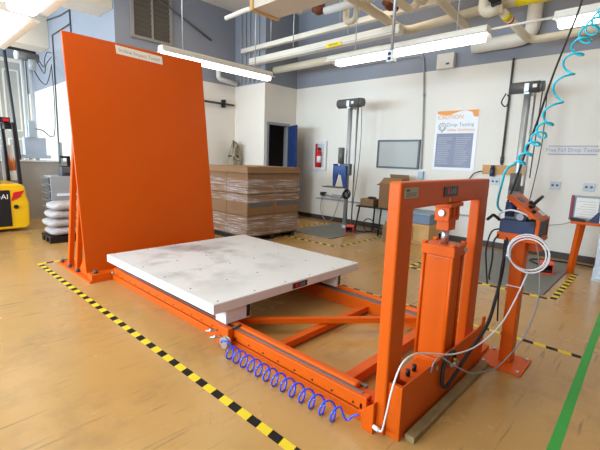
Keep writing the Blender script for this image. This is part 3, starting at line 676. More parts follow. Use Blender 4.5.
for pth in ([(2.42, 9.72, 3.18), (2.55, 9.9, 3.10), (2.68, 10.3, 3.36), (2.9, 10.9, 3.62), (3.09, 11.3, 3.70)], [(2.40, 9.75, 3.14), (2.60, 10.1, 3.0), (2.8, 10.7, 3.30), (3.09, 11.32, 3.62)], [(2.32, 9.70, 2.96), (2.44, 9.8, 2.80), (2.62, 10.1, 2.78), (2.85, 10.7, 3.05), (3.09, 11.35, 3.44)]):
    obj('festoon_cable', MB().tube(smooth_path(pth, 6), 0.010, 6), BLACK, T3)
obj('festoon_cable', MB().tube(smooth_path([(2.1, 9.6, 1.80), (2.35, 9.6, 1.78), (2.55, 9.75, 1.66), (2.75, 10.2, 1.80), (3.0, 11.0, 2.5), (3.09, 11.35, 3.4)], 6), 0.010, 6), BLACK, T3)
# foot pedals
def pedal(loc, rz, label):
    p = thing('foot_pedal', loc, label, 'foot pedal', 'foot pedals')
    x, y, z = loc
    g = MB().box(x-0.12, x+0.12, y-0.075, y-0.065, z, z+0.13).box(x-0.12, x+0.12, y+0.065, y+0.075, z, z+0.13).box(x-0.12, x+0.12, y-0.065, y+0.065, z+0.118, z+0.13).box(x-0.12, x+0.12, y-0.065, y+0.065, z, z+0.01).box(x+0.11, x+0.12, y-0.065, y+0.065, z+0.01, z+0.118)
    obj('guard', g, mat('orange_pedal_paint', (0.80, 0.07, 0.02), 0.4), p, bevel=0.006)
    obj('treadle', MB().prism([(x-0.10, z+0.03), (x+0.09, z+0.05), (x+0.09, z+0.065), (x-0.10, z+0.045)], 'y', y-0.055, y+0.055), BLACK, p)
    p.rotation_euler = (0, 0, rz)
    return p
pedal((6.0, 4.28, 0.014), 0.5, 'small orange foot pedal at the foot of the far drop tester')
pedal((5.78, 0.99, 0.014), 0.2, 'orange foot pedal on grey mat right of the pedestal')
obj('pedal_cord', MB().tube(smooth_path([(6.1, 4.33, 0.05), (6.2, 4.15, 0.02), (6.35, 4.0, 0.02), (6.3, 3.8, 0.02), (6.5, 3.9, 0.02), (6.6, 4.2, 0.02)], 6), 0.012, 6), BLACK, label='black cord heaped on floor under the small table', cat='cord')
obj('pedal_cord', MB().tube(smooth_path([(5.88, 1.0, 0.05), (6.05, 1.1, 0.03), (6.3, 1.3, 0.03), (6.5, 1.1, 0.03), (6.6, 0.7, 0.02), (6.5, 0.5, 0.02)], 6), 0.010, 6), BLACK, label='black cord on grey mat behind the right-hand foot pedal', cat='cord')

# ================================================================ RIGHT WALL: fixtures
W = 6.88
fc_ = thing('fire_cabinet', (W-0.05, 5.84, 1.12), 'white fire extinguisher cabinet on wall left of the far drop tester', 'cabinet')
cab = MB()
for a, b, z0, z1 in ((5.645, 5.70, 1.13, 1.78), (5.965, 6.02, 1.13, 1.78), (5.70, 5.965, 1.13, 1.20), (5.70, 5.965, 1.71, 1.78)): cab.box(W-0.045, W, a, b, z0, z1)
cab.box(W-0.01, W, 5.70, 5.965, 1.19, 1.72)
obj('case', cab, WHITE_METAL, fc_, bevel=0.004)
obj('glass', MB().box(W-0.043, W-0.040, 5.70, 5.965, 1.19, 1.72), EXT_GLASS, fc_)
obj('red_strip', MB().box(W-0.048, W-0.046, 5.90, 5.955, 1.19, 1.72), RED, fc_, label='red strip down the door')
fe = thing('fire_extinguisher', (W-0.06, 5.82, 1.19), 'red fire extinguisher inside the white wall cabinet', 'extinguisher')
obj('cylinder', MB().cyl((W-0.065, 5.82, 1.19), (W-0.065, 5.82, 1.52), 0.052, 18).cyl((W-0.065, 5.82, 1.52), (W-0.065, 5.82, 1.58), 0.052, 18, 0.02), RED, fe)
obj('valve', MB().box(W-0.09, W-0.04, 5.79, 5.85, 1.58, 1.63), BLACK, fe)
obj('label', MB().cyl((W-0.066, 5.82, 1.30), (W-0.066, 5.82, 1.44), 0.0525, 18), PAPER, fe, label='white printed label')
bd = thing('notice_board', (W-0.015, 3.87, 1.24), 'blank grey board in dark frame on the right wall', 'board')
f_b = MB()
for a, b, z0, z1 in ((3.415, 4.325, 1.24, 1.27), (3.415, 4.325, 1.755, 1.785), (3.415, 3.45, 1.27, 1.755), (4.29, 4.325, 1.27, 1.755)): f_b.box(W-0.035, W, a, b, z0, z1)
obj('frame', f_b, mat('slate_frame', (0.09, 0.10, 0.12), 0.4), bd, bevel=0.003)
obj('panel', MB().box(W-0.02, W-0.002, 3.45, 4.29, 1.27, 1.755), GLASSGREY, bd)
# poster
po = thing('poster', (W-0.004, 2.79, 1.30), 'drop testing safety poster with orange header on right wall', 'poster')
W = 6.879; Y0, Y1, Z0, Z1 = 2.42, 3.16, 1.25, 2.275       # left edge is Y1
obj('sheet', MB().box(W-0.006, W, Y0, Y1, Z0, Z1), POSTERW, po)
obj('blue_panel', MB().box(W-0.0075, W-0.006, Y0+0.06, Y1-0.04, Z0+0.05, Z0+0.635), POSTERB, po)
hw = [(Y1-0.02, Z1-0.005)] ; n_ = 20
topl = [(Y1-0.02-(Y1-Y0-0.03)*i/n_, Z1-0.004) for i in range(n_+1)]
botl = [(Y1-0.02-(Y1-Y0-0.03)*i/n_, Z1-0.045-0.035*math.sin(i/n_*7.0)*(1 if i < 16 else 0.5)-(0.07 if i > 17 else 0)) for i in range(n_+1)]
obj('header_wave', MB().prism(topl + botl[::-1], 'x', W-0.0075, W-0.006), POSTERO, po, label='orange header wave')
R_ = (0, -1, 0); U_ = (0, 0, 1)
obj('header_lettering', text_mb('CAUTION', 0.10, (W-0.0085, 2.90, Z1-0.115), R_, U_), POSTERO, po)
dm = MB(); import_pts = []
for a0 in range(24):
    a = PI*2*a0/24; import_pts.append((W-0.008, 3.03+0.065*math.cos(a), 2.00+0.065*math.sin(a)))
dm.tube(import_pts, 0.006, 5, True)
dm.tube([(W-0.008, 3.03, 2.04), (W-0.008, 2.99, 1.995), (W-0.008, 3.03, 1.905), (W-0.008, 3.07, 1.995)], 0.006, 5, True)
obj('emblem', dm, INKGREY, po)
obj('title_lettering', text_mb('Drop Testing', 0.085, (W-0.0085, 2.72, 2.03), R_, U_), INKGREY, po)
obj('subtitle_lettering', text_mb('Safety Guidelines', 0.068, (W-0.0085, 2.705, 1.945), R_, U_), POSTERO, po)
ln = MB(); rnd = random.Random(2)
for col in (3.09, 2.77):
    for i in range(15): ln.box(W-0.0085, W-0.0075, col-rnd.uniform(0.16, 0.26), col, Z0+0.555-i*0.032, Z0+0.567-i*0.032)
W = 6.88
obj('body_text', ln, INKLIGHT, po, kind='stuff', label='rows of small pale text')
# sign
sg_ = thing('name_sign', (W-0.003, 1.065, 1.545), 'pale sign reading Free Fall Drop Tester on right wall', 'sign')
obj('card', MB().box(W-0.005, W, 0.765, 1.365, 1.545, 1.675), mat('sign_grey_card', (0.66, 0.65, 0.68), 0.5), sg_)
obj('border', MB().box(W-0.006, W-0.005, 0.765, 1.365, 1.545, 1.557).box(W-0.006, W-0.005, 0.765, 1.365, 1.664, 1.675), INKGREY, sg_)
obj('lettering', text_mb('Free Fall Drop Tester', 0.075, (W-0.006, 1.065, 1.612), R_, U_), INKGREY, sg_, kind='stuff')
# outlets
def outlet(y, z, label, holes=2):
    o = thing('power_outlet', (W-0.01, y, z), label, 'outlet', 'wall outlets')
    obj('plate', MB().box(W-0.015, W, y-0.068, y+0.068, z-0.056, z+0.056), mat('outlet_plate', (0.52, 0.57, 0.64), 0.4), o, bevel=0.004)
    for dy in (-0.030, 0.030): obj('socket', MB().cyl((W-0.015, y+dy, z), (W-0.020, y+dy, z), 0.018, 14), GREYDK, o)
outlet(1.215, 1.095, 'pale wall outlet nearer the drop tester, under the sign')
outlet(0.80, 1.095, 'pale wall outlet above the binder stand')
outlet(2.06, 1.10, 'pale wall outlet just below the wooden regulator board')
# plywood board with regulator
rg = thing('regulator_board', (W-0.02, 2.0, 1.21), 'wooden board with blue air regulator on right wall', 'board')
obj('plank', MB().box(W-0.03, W, 1.62, 2.27, 1.215, 1.365), PLY, rg, bevel=0.003)
rg1 = obj('regulator', MB().cyl((W-0.07, 2.10, 1.18), (W-0.07, 2.10, 1.31), 0.035, 14).cyl((W-0.07, 2.10, 1.31), (W-0.07, 2.10, 1.36), 0.025, 14).box(W-0.07, W-0.03, 2.08, 2.12, 1.24, 1.28), NAVY, rg, label='dark blue air regulator')
obj('gauge', MB().cyl((W-0.105, 2.10, 1.26), (W-0.12, 2.10, 1.26), 0.026, 14), BLACK, rg1)
obj('air_pipe', MB().cyl((W-0.03, 1.985, 1.37), (W-0.03, 1.985, 3.0), 0.016, 10).cyl((W-0.03, 1.985, 1.40), (W-0.03, 1.985, 1.50), 0.026, 8), DARKSTEEL, label='dark air pipe rising from the wooden board to the blue wall band', cat='pipe')
obj('air_pipe', MB().tube(smooth_path([(W-0.03, 2.27, 1.26), (W-0.06, 2.38, 1.22), (W-0.04, 2.46, 1.12)], 5), 0.009, 6), BLACK, label='short black air pipe curving left from the wooden board', cat='pipe')
# conduit with box between board and poster
cn = thing('conduit', (W-0.02, 3.45, 1.13), 'grey conduit between blank board and poster, ending in a small box', 'conduit')
obj('pipe', MB().tube(smooth_path([(W-0.03, 3.36, 1.25), (W-0.03, 3.40, 2.2), (W-0.03, 3.47, 3.12), (W-0.03, 3.53, 3.24), (W-0.03, 3.65, 3.27), (W-0.03, 5.0, 3.27)], 6), 0.014, 8), GREYPL, cn)
obj('outlet_box', MB().box(W-0.06, W, 3.30, 3.40, 1.06, 1.21), mat('pale_blue_box', (0.42, 0.52, 0.62), 0.4), cn, bevel=0.005)
obj('coupling', MB().cyl((W-0.03, 3.42, 2.55), (W-0.03, 3.423, 2.60), 0.022, 8), GREYPL, cn)
cl1 = obj('cable_raceway', MB().box(W-0.022, W, 2.3, 5.9, 0.47, 0.50), GREYPL, label='thin grey raceway along lower right wall', cat='raceway')
o = thing('socket_strip', (W-0.02, 5.35, 0.62), 'grey socket pair low on wall left of the far drop tester', 'outlet')
obj('plug', MB().box(W-0.08, W, 5.62, 5.74, 0.56, 0.64), BLACK, o, bevel=0.006)
obj('strip', MB().cyl((W-0.05, 5.62, 0.59), (W-0.05, 5.42, 0.56), 0.018, 8).box(W-0.07, W, 5.15, 5.42, 0.53, 0.61), GREYPL, o, bevel=0.006)
obj('lead', MB().tube(smooth_path([(W-0.05, 5.70, 0.56), (W-0.06, 5.72, 0.25), (W-0.15, 5.5, 0.03), (W-0.2, 5.25, 0.10), (W-0.05, 5.2, 0.52)], 6), 0.009, 6), GREYCABLE, o)
jb = thing('junction_box', (W-0.05, 3.05, 2.97), 'off-white junction box on the blue wall band under the fluorescent light', 'junction box')
obj('case', MB().box(W-0.10, W, 2.90, 3.20, 2.97, 3.22), BEIGEWHITE, jb, bevel=0.008)
obj('label', MB().box(W-0.102, W-0.10, 2.97, 3.03, 3.03, 3.06), BLUE, jb)

# ---------------------------------------------------------------- small table with cartons
tb1 = thing('side_table', (6.42, 3.95, 0), 'small black table with thin legs between far drop tester and portal', 'table')
obj('tabletop', MB().box(6.15, 6.75, 3.40, 4.28, 0.50, 0.525), BLACK, tb1, bevel=0.003)
for x, y, dx, dy in ((6.2, 4.23, -0.04, 0.06), (6.2, 3.75, -0.03, 0.02), (6.7, 4.20, 0.02, 0.04), (6.7, 3.5, 0.03, -0.05)):
    obj('leg', MB().cyl((x, y, 0.50), (x+dx, y+dy, 0), 0.016, 8), BLACK, tb1)
obj('leg_brace', MB().torus((6.2, 4.0, 0.17), 0.12, 0.010, 'x', 24, 6), BLACK, tb1)
def carton(x0, x1, y0, y1, z0, z1, label, flaps=0, rz=0):
    c_ = thing('carton', ((x0+x1)/2, (y0+y1)/2, z0), label, 'carton')
    t = 0.008
    b = MB()
    if flaps:
        b.box(x0, x1, y0, y1, z0, z0+t).box(x0, x0+t, y0, y1, z0+t, z1).box(x1-t, x1, y0, y1, z0+t, z1).box(x0+t, x1-t, y0, y0+t, z0+t, z1).box(x0+t, x1-t, y1-t, y1, z0+t, z1)
        obj('carton_body', b, CARD, c_)
        d = 0.45*(x1-x0)
        obj('flap', MB().beam((x0, (y0+y1)/2, z1), (x0+d*0.8, (y0+y1)/2, z1+d*0.55), y1-y0, t), CARDLID, c_)
        obj('flap', MB().beam((x1, (y0+y1)/2, z1), (x1-d*0.3, (y0+y1)/2, z1+d*0.9), y1-y0, t), CARDLID, c_)
        obj('flap', MB().beam(((x0+x1)/2, y0, z1), ((x0+x1)/2, y0-d*0.55, z1+d*0.15), x1-x0, t), CARDLID, c_)
        obj('flap', MB().beam(((x0+x1)/2, y1, z1), ((x0+x1)/2, y1+d*0.35, z1-d*0.2), x1-x0, t), CARDLID, c_)
    else:
        b.box(x0, x1, y0, y1, z0, z1); obj('carton_body', b, CARD, c_, bevel=0.006)
        obj('tape', MB().box(x0-0.001, x1+0.001, (y0+y1)/2-0.025, (y0+y1)/2+0.025, z1-0.04, z1+0.001), CARDLID, c_)
    c_.rotation_euler = (0, 0, rz)
    return c_
carton(6.2, 6.45, 3.93, 4.22, 0.525, 0.66, 'small closed carton on the black side table')
sc1 = thing('handset', (6.3, 4.02, 0.661), 'small black handset lying on the closed carton', 'handset')
obj('body', MB().blob((6.3, 4.02, 0.683), (0.045, 0.085, 0.022), 12, 8, 0.6), BLACK, sc1)
obj('foot', MB().box(6.27, 6.33, 3.98, 4.06, 0.661, 0.672), DARK, sc1)
carton(6.22, 6.62, 3.44, 3.83, 0.525, 0.97, 'open-flapped carton on the side table behind the portal post', 1)
carton(5.80, 6.10, 3.14, 3.46, 0.0, 0.27, 'open carton on floor behind the portal post', 1, 0.1)
wc = thing('wooden_crate', (6.25, 2.95, 0), 'pale wooden crate on floor seen through the orange portal', 'crate')
obj('crate_body', MB().box(6.12, 6.5, 2.76, 3.10, 0, 0.34), WOOD, wc, bevel=0.004)
for z in (0.0, 0.29): obj('batten', MB().box(6.10, 6.12, 2.76, 3.10, z, z+0.05), PLY, wc)
for y in (2.76, 3.05): obj('batten', MB().box(6.10, 6.12, y, y+0.05, 0.05, 0.29), PLY, wc)
bw = thing('plastic_bin', (6.35, 2.95, 0.34), 'blue-grey plastic bin resting on the wooden crate', 'bin')
obj('bin_body', MB().box(6.14, 6.5, 2.78, 3.10, 0.342, 0.50), mat('blue_grey_plastic', (0.16, 0.22, 0.30), 0.5), bw, bevel=0.01)
obj('rim', MB().box(6.12, 6.52, 2.76, 3.12, 0.50, 0.525), mat('blue_grey_rim', (0.25, 0.32, 0.40), 0.5), bw, bevel=0.006)

# ---------------------------------------------------------------- binder stand at the right edge
st = thing('binder_stand', (6.1, 0.66, 0), 'orange-legged stand holding documents by the right wall', 'stand')
obj('leg', MB().beam((6.05, 0.77, 0.0), (6.08, 0.735, 0.655), 0.075, 0.055), ORANGE, st, bevel=0.004)
obj('leg', MB().beam((6.35, 0.80, 0.0), (6.28, 0.735, 0.655), 0.06, 0.05), ORANGE, st, bevel=0.004)
obj('shelf', MB().box(5.97, 6.42, 0.53, 0.83, 0.655, 0.69), ORANGE, st, bevel=0.004)
hp = thing('document_holder', (6.1, 0.70, 0.69), 'upright grey document holder with white pages on the orange stand', 'holder')
obj('back_board', MB().box(6.12, 6.15, 0.55, 0.875, 0.69, 1.01), GREYPL, hp, bevel=0.004)
obj('page', MB().box(6.108, 6.12, 0.58, 0.82, 0.73, 0.985), PAPER, hp)
obj('spine', MB().box(6.09, 6.15, 0.845, 0.875, 0.69, 1.01), mat('maroon_spine', (0.25, 0.03, 0.07), 0.5), hp)
obj('frame', MB().box(6.10, 6.15, 0.55, 0.845, 0.992, 1.01).box(6.10, 6.15, 0.55, 0.565, 0.69, 0.992).box(6.095, 6.15, 0.565, 0.845, 0.69, 0.71), GREYPL, hp)
lnm = MB()
for i in range(7): lnm.box(6.107, 6.108, 0.60, 0.80-0.03*(i % 3), 0.74+i*0.032, 0.748+i*0.032)
obj('page_print', lnm, mat('faded_yellow_ink', (0.6, 0.55, 0.35), 0.5), hp, kind='stuff')
obj('stapler', MB().box(5.98, 6.03, 0.68, 0.84, 0.69, 0.705).prism([(0.68, 0.705), (0.84, 0.705), (0.84, 0.735), (0.70, 0.722)], 'x', 5.982, 6.028), BLACK, label='black stapler on the orange stand before the pages', cat='stapler', bevel=0.004)
bk = thing('binder', (6.05, 0.60, 0.69), 'navy binder leaning at the right end of the orange stand', 'binder')
obj('cover', MB().prism([(0.545, 0.69), (0.66, 0.69), (0.57, 0.82), (0.545, 0.82)], 'x', 6.0, 6.06), NAVY, bk)
obj('pages', MB().box(6.005, 6.055, 0.533, 0.545, 0.692, 0.81), PAPER, bk)
# grey steel upright at the very edge
up_ = thing('steel_upright', (5.9, 0.47, 0), 'pale grey steel upright at far right edge of the picture', 'post')
obj('post', MB().box(5.87, 5.95, 0.44, 0.51, 0, 1.42), GALV, up_, bevel=0.004)
obj('foot', MB().box(5.83, 5.97, 0.40, 0.52, 0.0, 0.02).box(5.862, 5.958, 0.432, 0.518, 0.02, 0.16), GALV, up_, bevel=0.003)
obj('cross_arm', MB().box(5.89, 5.93, -0.5, 0.44, 1.30, 1.36), GALV, up_, bevel=0.003)
obj('slack_cord', MB().tube(smooth_path([(6.1, 0.80, 0.70), (6.3, 0.95, 0.60), (6.6, 1.25, 0.52), (6.8, 1.6, 0.55)], 8), 0.006, 6), GREYCABLE, label='thin grey cord sagging along the wall to the orange stand', cat='cord')

# ================================================================ LEFT: forklift, sacks, cabinet
fk = thing('forklift', (0.5, 8.3, 0), 'yellow and black forklift truck cut by the left edge', 'forklift')
cwp = [(0.55, 0.05), (1.60, 0.05), (1.655, 0.10), (1.665, 0.48), (1.63, 0.60), (1.62, 0.74), (1.56, 0.80), (0.55, 0.80)]
cw = MB().prism(cwp, 'y', 7.86, 8.86)
cwo = obj('counterweight', cw, YELLOW, fk, bevel=0.03, seg=3)
obj('side_panel', MB().box(-0.55, 1.40, 7.845, 7.87, 0.10, 0.70), BLACK, fk, bevel=0.01)
obj('hood', MB().box(-0.55, 1.30, 7.9, 8.82, 0.78, 0.90), BLACK, fk, bevel=0.03)
obj('chassis', MB().box(-0.95, 0.55, 7.92, 8.80, 0.20, 0.62), YELLOW, fk, bevel=0.02)
obj('panel_lettering', text_mb('HYUNDAI', 0.112, (1.125, 7.843, 0.59), (1, 0, 0), (0, 0, 1)), WHITE, fk)
tlm = MB().prism([(1.41, 0.52), (1.45, 0.66), (1.60, 0.69), (1.53, 0.58)], 'y', 7.848, 7.868)
obj('tail_light', tlm, RED, fk, label='red tail light')
obj('tow_cap', MB().cyl((1.47, 7.862, 0.42), (1.47, 7.845, 0.42), 0.035, 16), BLACK, fk)
for x, y, r in ((1.15, 7.93, 0.25), (1.15, 8.70, 0.25), (-0.55, 7.90, 0.31), (-0.55, 8.72, 0.31)):
    wh = obj('wheel', MB().cyl((x, y, r), (x, y+0.18, r), r, 28), DARK, fk)
    obj('hub', MB().cyl((x, y-0.006, r), (x, y, r), r*0.5, 18), YELLOW, wh)
for y in (7.93, 8.79):
    obj('guard_post', MB().beam((1.57, y, 0.79), (1.54, y, 1.80), 0.055, 0.07, (0, 1, 0)), BLACK, fk, bevel=0.01)
    obj('guard_post', MB().beam((-0.6, y, 0.60), (-0.35, y, 1.80), 0.07, 0.08, (0, 1, 0)), BLACK, fk, bevel=0.01)
rf = MB().box(-0.4, 1.50, 7.89, 7.96, 1.79, 1.87).box(-0.4, 1.50, 8.76, 8.83, 1.79, 1.87).box(1.42, 1.50, 7.96, 8.76, 1.79, 1.87).box(-0.4, -0.32, 7.96, 8.76, 1.79, 1.87)
for i in range(7): rf.box(-0.15+i*0.22, -0.10+i*0.22, 7.96, 8.76, 1.81, 1.85)
obj('overhead_guard', rf, BLACK, fk, bevel=0.006)
obj('rear_lamp', MB().box(1.42, 1.57, 7.95, 8.10, 1.69, 1.79), BLACK, fk, bevel=0.01)
obj('lamp_lens', MB().box(1.40, 1.48, 7.878, 7.889, 1.805, 1.85), RED, fk, label='red rear lamp lens')
obj('seat', MB().blob((0.55, 8.35, 1.08), (0.28, 0.26, 0.13), 14, 8, 0.5).blob((0.84, 8.35, 1.22), (0.10, 0.25, 0.26), 14, 8, 0.5), DARK, fk)
obj('steering_wheel', MB().torus((-0.05, 8.35, 1.30), 0.17, 0.018, 'z'), BLACK, fk)
for y in (8.10, 8.60): obj('mast_channel', MB().box(-1.12, -1.0, y-0.04, y+0.04, 0.05, 1.7), BLACK, fk)
for y in (8.12, 8.58): obj('fork', MB().box(-2.05, -1.16, y-0.05, y+0.05, 0.05, 0.09).box(-1.16, -1.12, y-0.05, y+0.05, 0.05, 0.6), DARKSTEEL, fk)
obj('dust_sheet', MB().box(1.50, 1.74, 8.845, 8.865, 0.80, 1.44), WHITE, fk, label='white card behind the guard post')
fl = MB()
for i in range(5):
    a = 1.56+i*0.035; fl.prism([(a-0.02, 0.98), (a+0.03, 0.98), (a+0.035, 1.10+0.05*math.sin(i*2.1)), (a+0.015, 1.24+0.05*math.sin(i*2.1)), (a-0.01, 1.1)], 'y', 8.838, 8.845)
obj('flame_print', fl, mat('orange_print', (0.85, 0.22, 0.05), 0.5), fk, label='orange printed shape on the card')
obj('black_pole_frame', MB().tube(bend([(1.90, 9.42, 0.0), (1.90, 9.42, 1.0), (1.79, 9.42, 3.27), (2.30, 9.42, 3.25)], 0.05), 0.028, 8), BLACK, label='slim black pole frame rising behind the forklift at far left', cat='pole')
# sacks on a black pallet
p2 = thing('pallet', (2.06, 6.74, 0), 'black plastic pallet under the white sacks', 'pallet')
obj('deck', MB().box(1.60, 2.60, 6.50, 6.98, 0.075, 0.10), BLACK, p2)
for y in (6.51, 6.70, 6.88): obj('runner', MB().box(1.60, 2.60, y, y+0.09, 0, 0.075), BLACK, p2)
lvl = ['lowest', 'second', 'third', 'top']
for k in range(4):
    zc = 0.165 + k*0.125
    for j, x in enumerate((1.86, 2.36)):
        M_ = Matrix.Rotation(random.uniform(-0.06, 0.06), 3, 'Z')
        dx = (-0.015, -0.04, 0.0, 0.03)[k] + random.uniform(-0.01, 0.01)
        s_ = MB().blob((x+dx, 6.74+random.uniform(-0.03, 0.0), zc), (0.243, 0.235, 0.0625), 28, 14, 0.5, 0.03, k*7+j, M_)
        obj('sack', s_, SACK, label='white sack in %s layer of the pile, %s' % (lvl[k], ('left end', 'right end behind the orange strut')[j]), cat='sack', group='white sacks on the black pallet')
# drawer cabinet, printer, monitor
tc_ = thing('drawer_cabinet', (2.28, 7.55, 0), 'grey metal drawer cabinet behind the white sacks', 'cabinet')
obj('carcass', MB().box(1.87, 2.70, 7.36, 7.74, 0.0, 0.95), GREYPL, tc_, bevel=0.006)
for i in range(7):
    z = 0.10 + i*0.12
    d = obj('drawer', MB().box(1.845, 1.87, 7.38, 7.72, z, z+0.108), GREYDK, tc_, bevel=0.004)
    obj('drawer_handle', MB().box(1.815, 1.845, 7.40, 7.70, z+0.085, z+0.10), STEEL, d, label='bright drawer handle')
obj('shelf_lip', MB().box(1.95, 2.66, 7.345, 7.36, 0.62, 0.66), WHITE, tc_)
pr_ = thing('printer', (2.2, 7.65, 0.95), 'dark printer on the drawer cabinet', 'printer')
obj('case', MB().box(2.05, 2.55, 7.40, 7.60, 0.95, 1.10), GREYDK, pr_, bevel=0.012)
obj('tray', MB().box(2.08, 2.48, 7.345, 7.40, 0.985, 1.0), BLACK, pr_, bevel=0.003)
obj('lid', MB().box(2.07, 2.53, 7.42, 7.58, 1.10, 1.115), BLACK, pr_, bevel=0.004)
mn = thing('monitor', (2.25, 7.68, 0.95), 'dark monitor turned edge-on, standing on drawer cabinet behind printer', 'monitor')
obj('screen', MB().beam((2.09, 7.60, 1.33), (2.165, 7.74, 1.33), 0.035, 0.36), SCREEN, mn, bevel=0.006)
obj('stand', MB().box(2.22, 2.27, 7.65, 7.69, 0.962, 1.28).box(2.12, 2.36, 7.625, 7.735, 0.95, 0.962), BLACK, mn, bevel=0.003)
obj('arm', MB().box(2.145, 2.22, 7.66, 7.685, 1.24, 1.28), BLACK, mn)
obj('steel_conduit', MB().tube([(3.13, 10.01, 4.12), (3.13, 11.28, 4.12), (3.13, 11.3, 3.6), (3.13, 11.4, 1.2)], 0.016, 6), DARKSTEEL, label='thin dark conduit dropping down the bright passage wall left of the orange plate', cat='conduit')
obj('steel_conduit', MB().tube([(3.13, 12.2, 4.58), (3.13, 10.63, 4.42), (3.13, 9.98, 4.40), (3.13, 9.96, 3.5)], 0.016, 6), DARKSTEEL, label='thin dark conduit high on bright passage wall near the orange plate top', cat='conduit')
# recess wall behind the backstop
lvr = thing('louvre_window', (3.86, 7.69, 3.5), 'brown louvred opening high on the recess wall', 'vent')
f_l = MB().box(3.44, 3.50, 7.66, 7.70, 3.52, 4.45).box(4.22, 4.28, 7.66, 7.70, 3.52, 4.45).box(3.50, 4.22, 7.66, 7.70, 3.52, 3.57).box(3.50, 4.22, 7.66, 7.70, 4.40, 4.45).box(3.84, 3.88, 7.66, 7.70, 3.57, 4.40)
obj('frame', f_l, mat('taupe_frame', (0.26, 0.24, 0.22), 0.5), lvr)
obj('back_panel', MB().box(3.50, 4.22, 7.69, 7.70, 3.57, 4.40), LOUVRE, lvr)
for a, b in ((3.50, 3.84), (3.88, 4.22)):
    for i in range(9): obj('slat', MB().beam((a, 7.68, 3.60+i*0.092), (b, 7.68, 3.60+i*0.092), 0.016, 0.07, (0, -0.5, 1)), LOUVRE, lvr)
rl_ = thing('mounting_rail', (5.3, 7.66, 2.55), 'dark wall rail with coupling on cream recess wall', 'rail')
obj('bar', MB().cyl((3.4, 7.64, 2.56), (5.80, 7.64, 2.55), 0.025, 10), DARKSTEEL, rl_)
obj('coupling', MB().box(5.48, 5.54, 7.60, 7.70, 2.47, 2.64), BLACK, rl_)
tg = thing('folded_tarp', (5.68, 7.55, 0), 'bundled grey tarp leaning in the recess corner', 'tarp')
obj('bundle', MB().blob((5.66, 7.45, 0.86), (0.13, 0.13, 0.80), 20, 22, 0.62, 0.13, 5).tube(smooth_path([(5.56, 7.33, 1.35), (5.60, 7.31, 1.60), (5.70, 7.36, 1.64), (5.75, 7.36, 1.45), (5.68, 7.31, 1.30), (5.58, 7.32, 1.38)], 6), 0.03, 7), mat('drab_tarp', (0.33, 0.28, 0.20), 0.8, 0, 0.6, 14, bump=0.5), tg)
obj('tie', MB().torus((5.66, 7.45, 1.38), 0.12, 0.02, 'z', 20, 6), DARK, tg)

# ================================================================ OVERHEAD: lamps
def lamp_y(x, y0, y1, z, label, wd=0.13, em=0.04):
    t = thing('fluorescent_light', (x, (y0+y1)/2, z), label, 'light', 'fluorescent strip lights')
    obj('housing', MB().prism([(x-wd*0.55, z+0.085), (x+wd*0.55, z+0.085), (x+wd*0.55, z+0.125), (x+wd*0.4, z+0.15), (x-wd*0.4, z+0.15), (x-wd*0.55, z+0.125)], 'y', y0, y1), BEIGEWHITE, t, bevel=0.004)
    obj('reflector', MB().prism([(x-wd*0.55, z+0.085), (x-wd*1.0, z+0.055), (x-wd*0.98, z+0.049), (x-wd*0.5, z+0.078), (x+wd*0.5, z+0.078), (x+wd*0.98, z+0.049), (x+wd*1.0, z+0.055), (x+wd*0.55, z+0.085)], 'y', y0, y1), WHITE_METAL, t)
    obj('diffuser', MB().prism([(x-wd*0.5, z+0.078), (x+wd*0.5, z+0.078), (x+wd*0.5, z+0.02), (x+wd*0.38, z), (x-wd*0.38, z), (x-wd*0.5, z+0.02)], 'y', y0+0.04, y1-em), TUBE_LIT, t)
    for y in (y0+0.35, y1-0.45): obj('hanger', MB().cyl((x, y, z+0.15), (x, y, 4.6), 0.008, 6), GALV, t)
    return t
def lamp_x(y, x0, x1, z, label, wd=0.13):
    t = thing('fluorescent_light', ((x0+x1)/2, y, z), label, 'light', 'fluorescent strip lights')
    obj('housing', MB().prism([(y-wd*0.55, z+0.085), (y+wd*0.55, z+0.085), (y+wd*0.55, z+0.125), (y+wd*0.4, z+0.15), (y-wd*0.4, z+0.15), (y-wd*0.55, z+0.125)], 'x', x0, x1), BEIGEWHITE, t, bevel=0.004)
    obj('reflector', MB().prism([(y-wd*0.55, z+0.085), (y-wd*1.0, z+0.055), (y-wd*0.98, z+0.049), (y-wd*0.5, z+0.078), (y+wd*0.5, z+0.078), (y+wd*0.98, z+0.049), (y+wd*1.0, z+0.055), (y+wd*0.55, z+0.085)], 'x', x0, x1), WHITE_METAL, t)
    obj('diffuser', MB().prism([(y-wd*0.5, z+0.078), (y+wd*0.5, z+0.078), (y+wd*0.5, z+0.02), (y+wd*0.38, z), (y-wd*0.38, z), (y-wd*0.5, z+0.02)], 'x', x0+0.04, x1-0.04), TUBE_LIT, t)
    for x in (x0+0.35, x1-0.35): obj('hanger', MB().cyl((x, y, z+0.15), (x, y, 4.6), 0.008, 6), GALV, t)
    return t
lamp_y(4.62, 1.62, 3.82, 2.685, 'long fluorescent light before the pipes on the right', 0.13, 0.16)
lamp_y(4.68, -1.2, 1.02, 2.70, 'fluorescent light at upper right corner behind the teal hose')
lamp_x(5.36, 2.80, 4.86, 2.70, 'fluorescent light above right edge of the orange plate')
lamp_y(1.08, 5.12, 6.9, 2.66, 'fluorescent light farther along at upper left edge', 0.24)
lamp_y(1.08, 2.9, 4.83, 2.66, 'nearest fluorescent light in upper left corner', 0.24)
lj = thing('lamp_junction', (1.08, 4.97, 2.72), 'brown junction piece between the two upper left lights', 'junction')
obj('rod', MB().cyl((1.08, 4.83, 2.77), (1.08, 5.12, 2.77), 0.02, 8), GALV, lj)
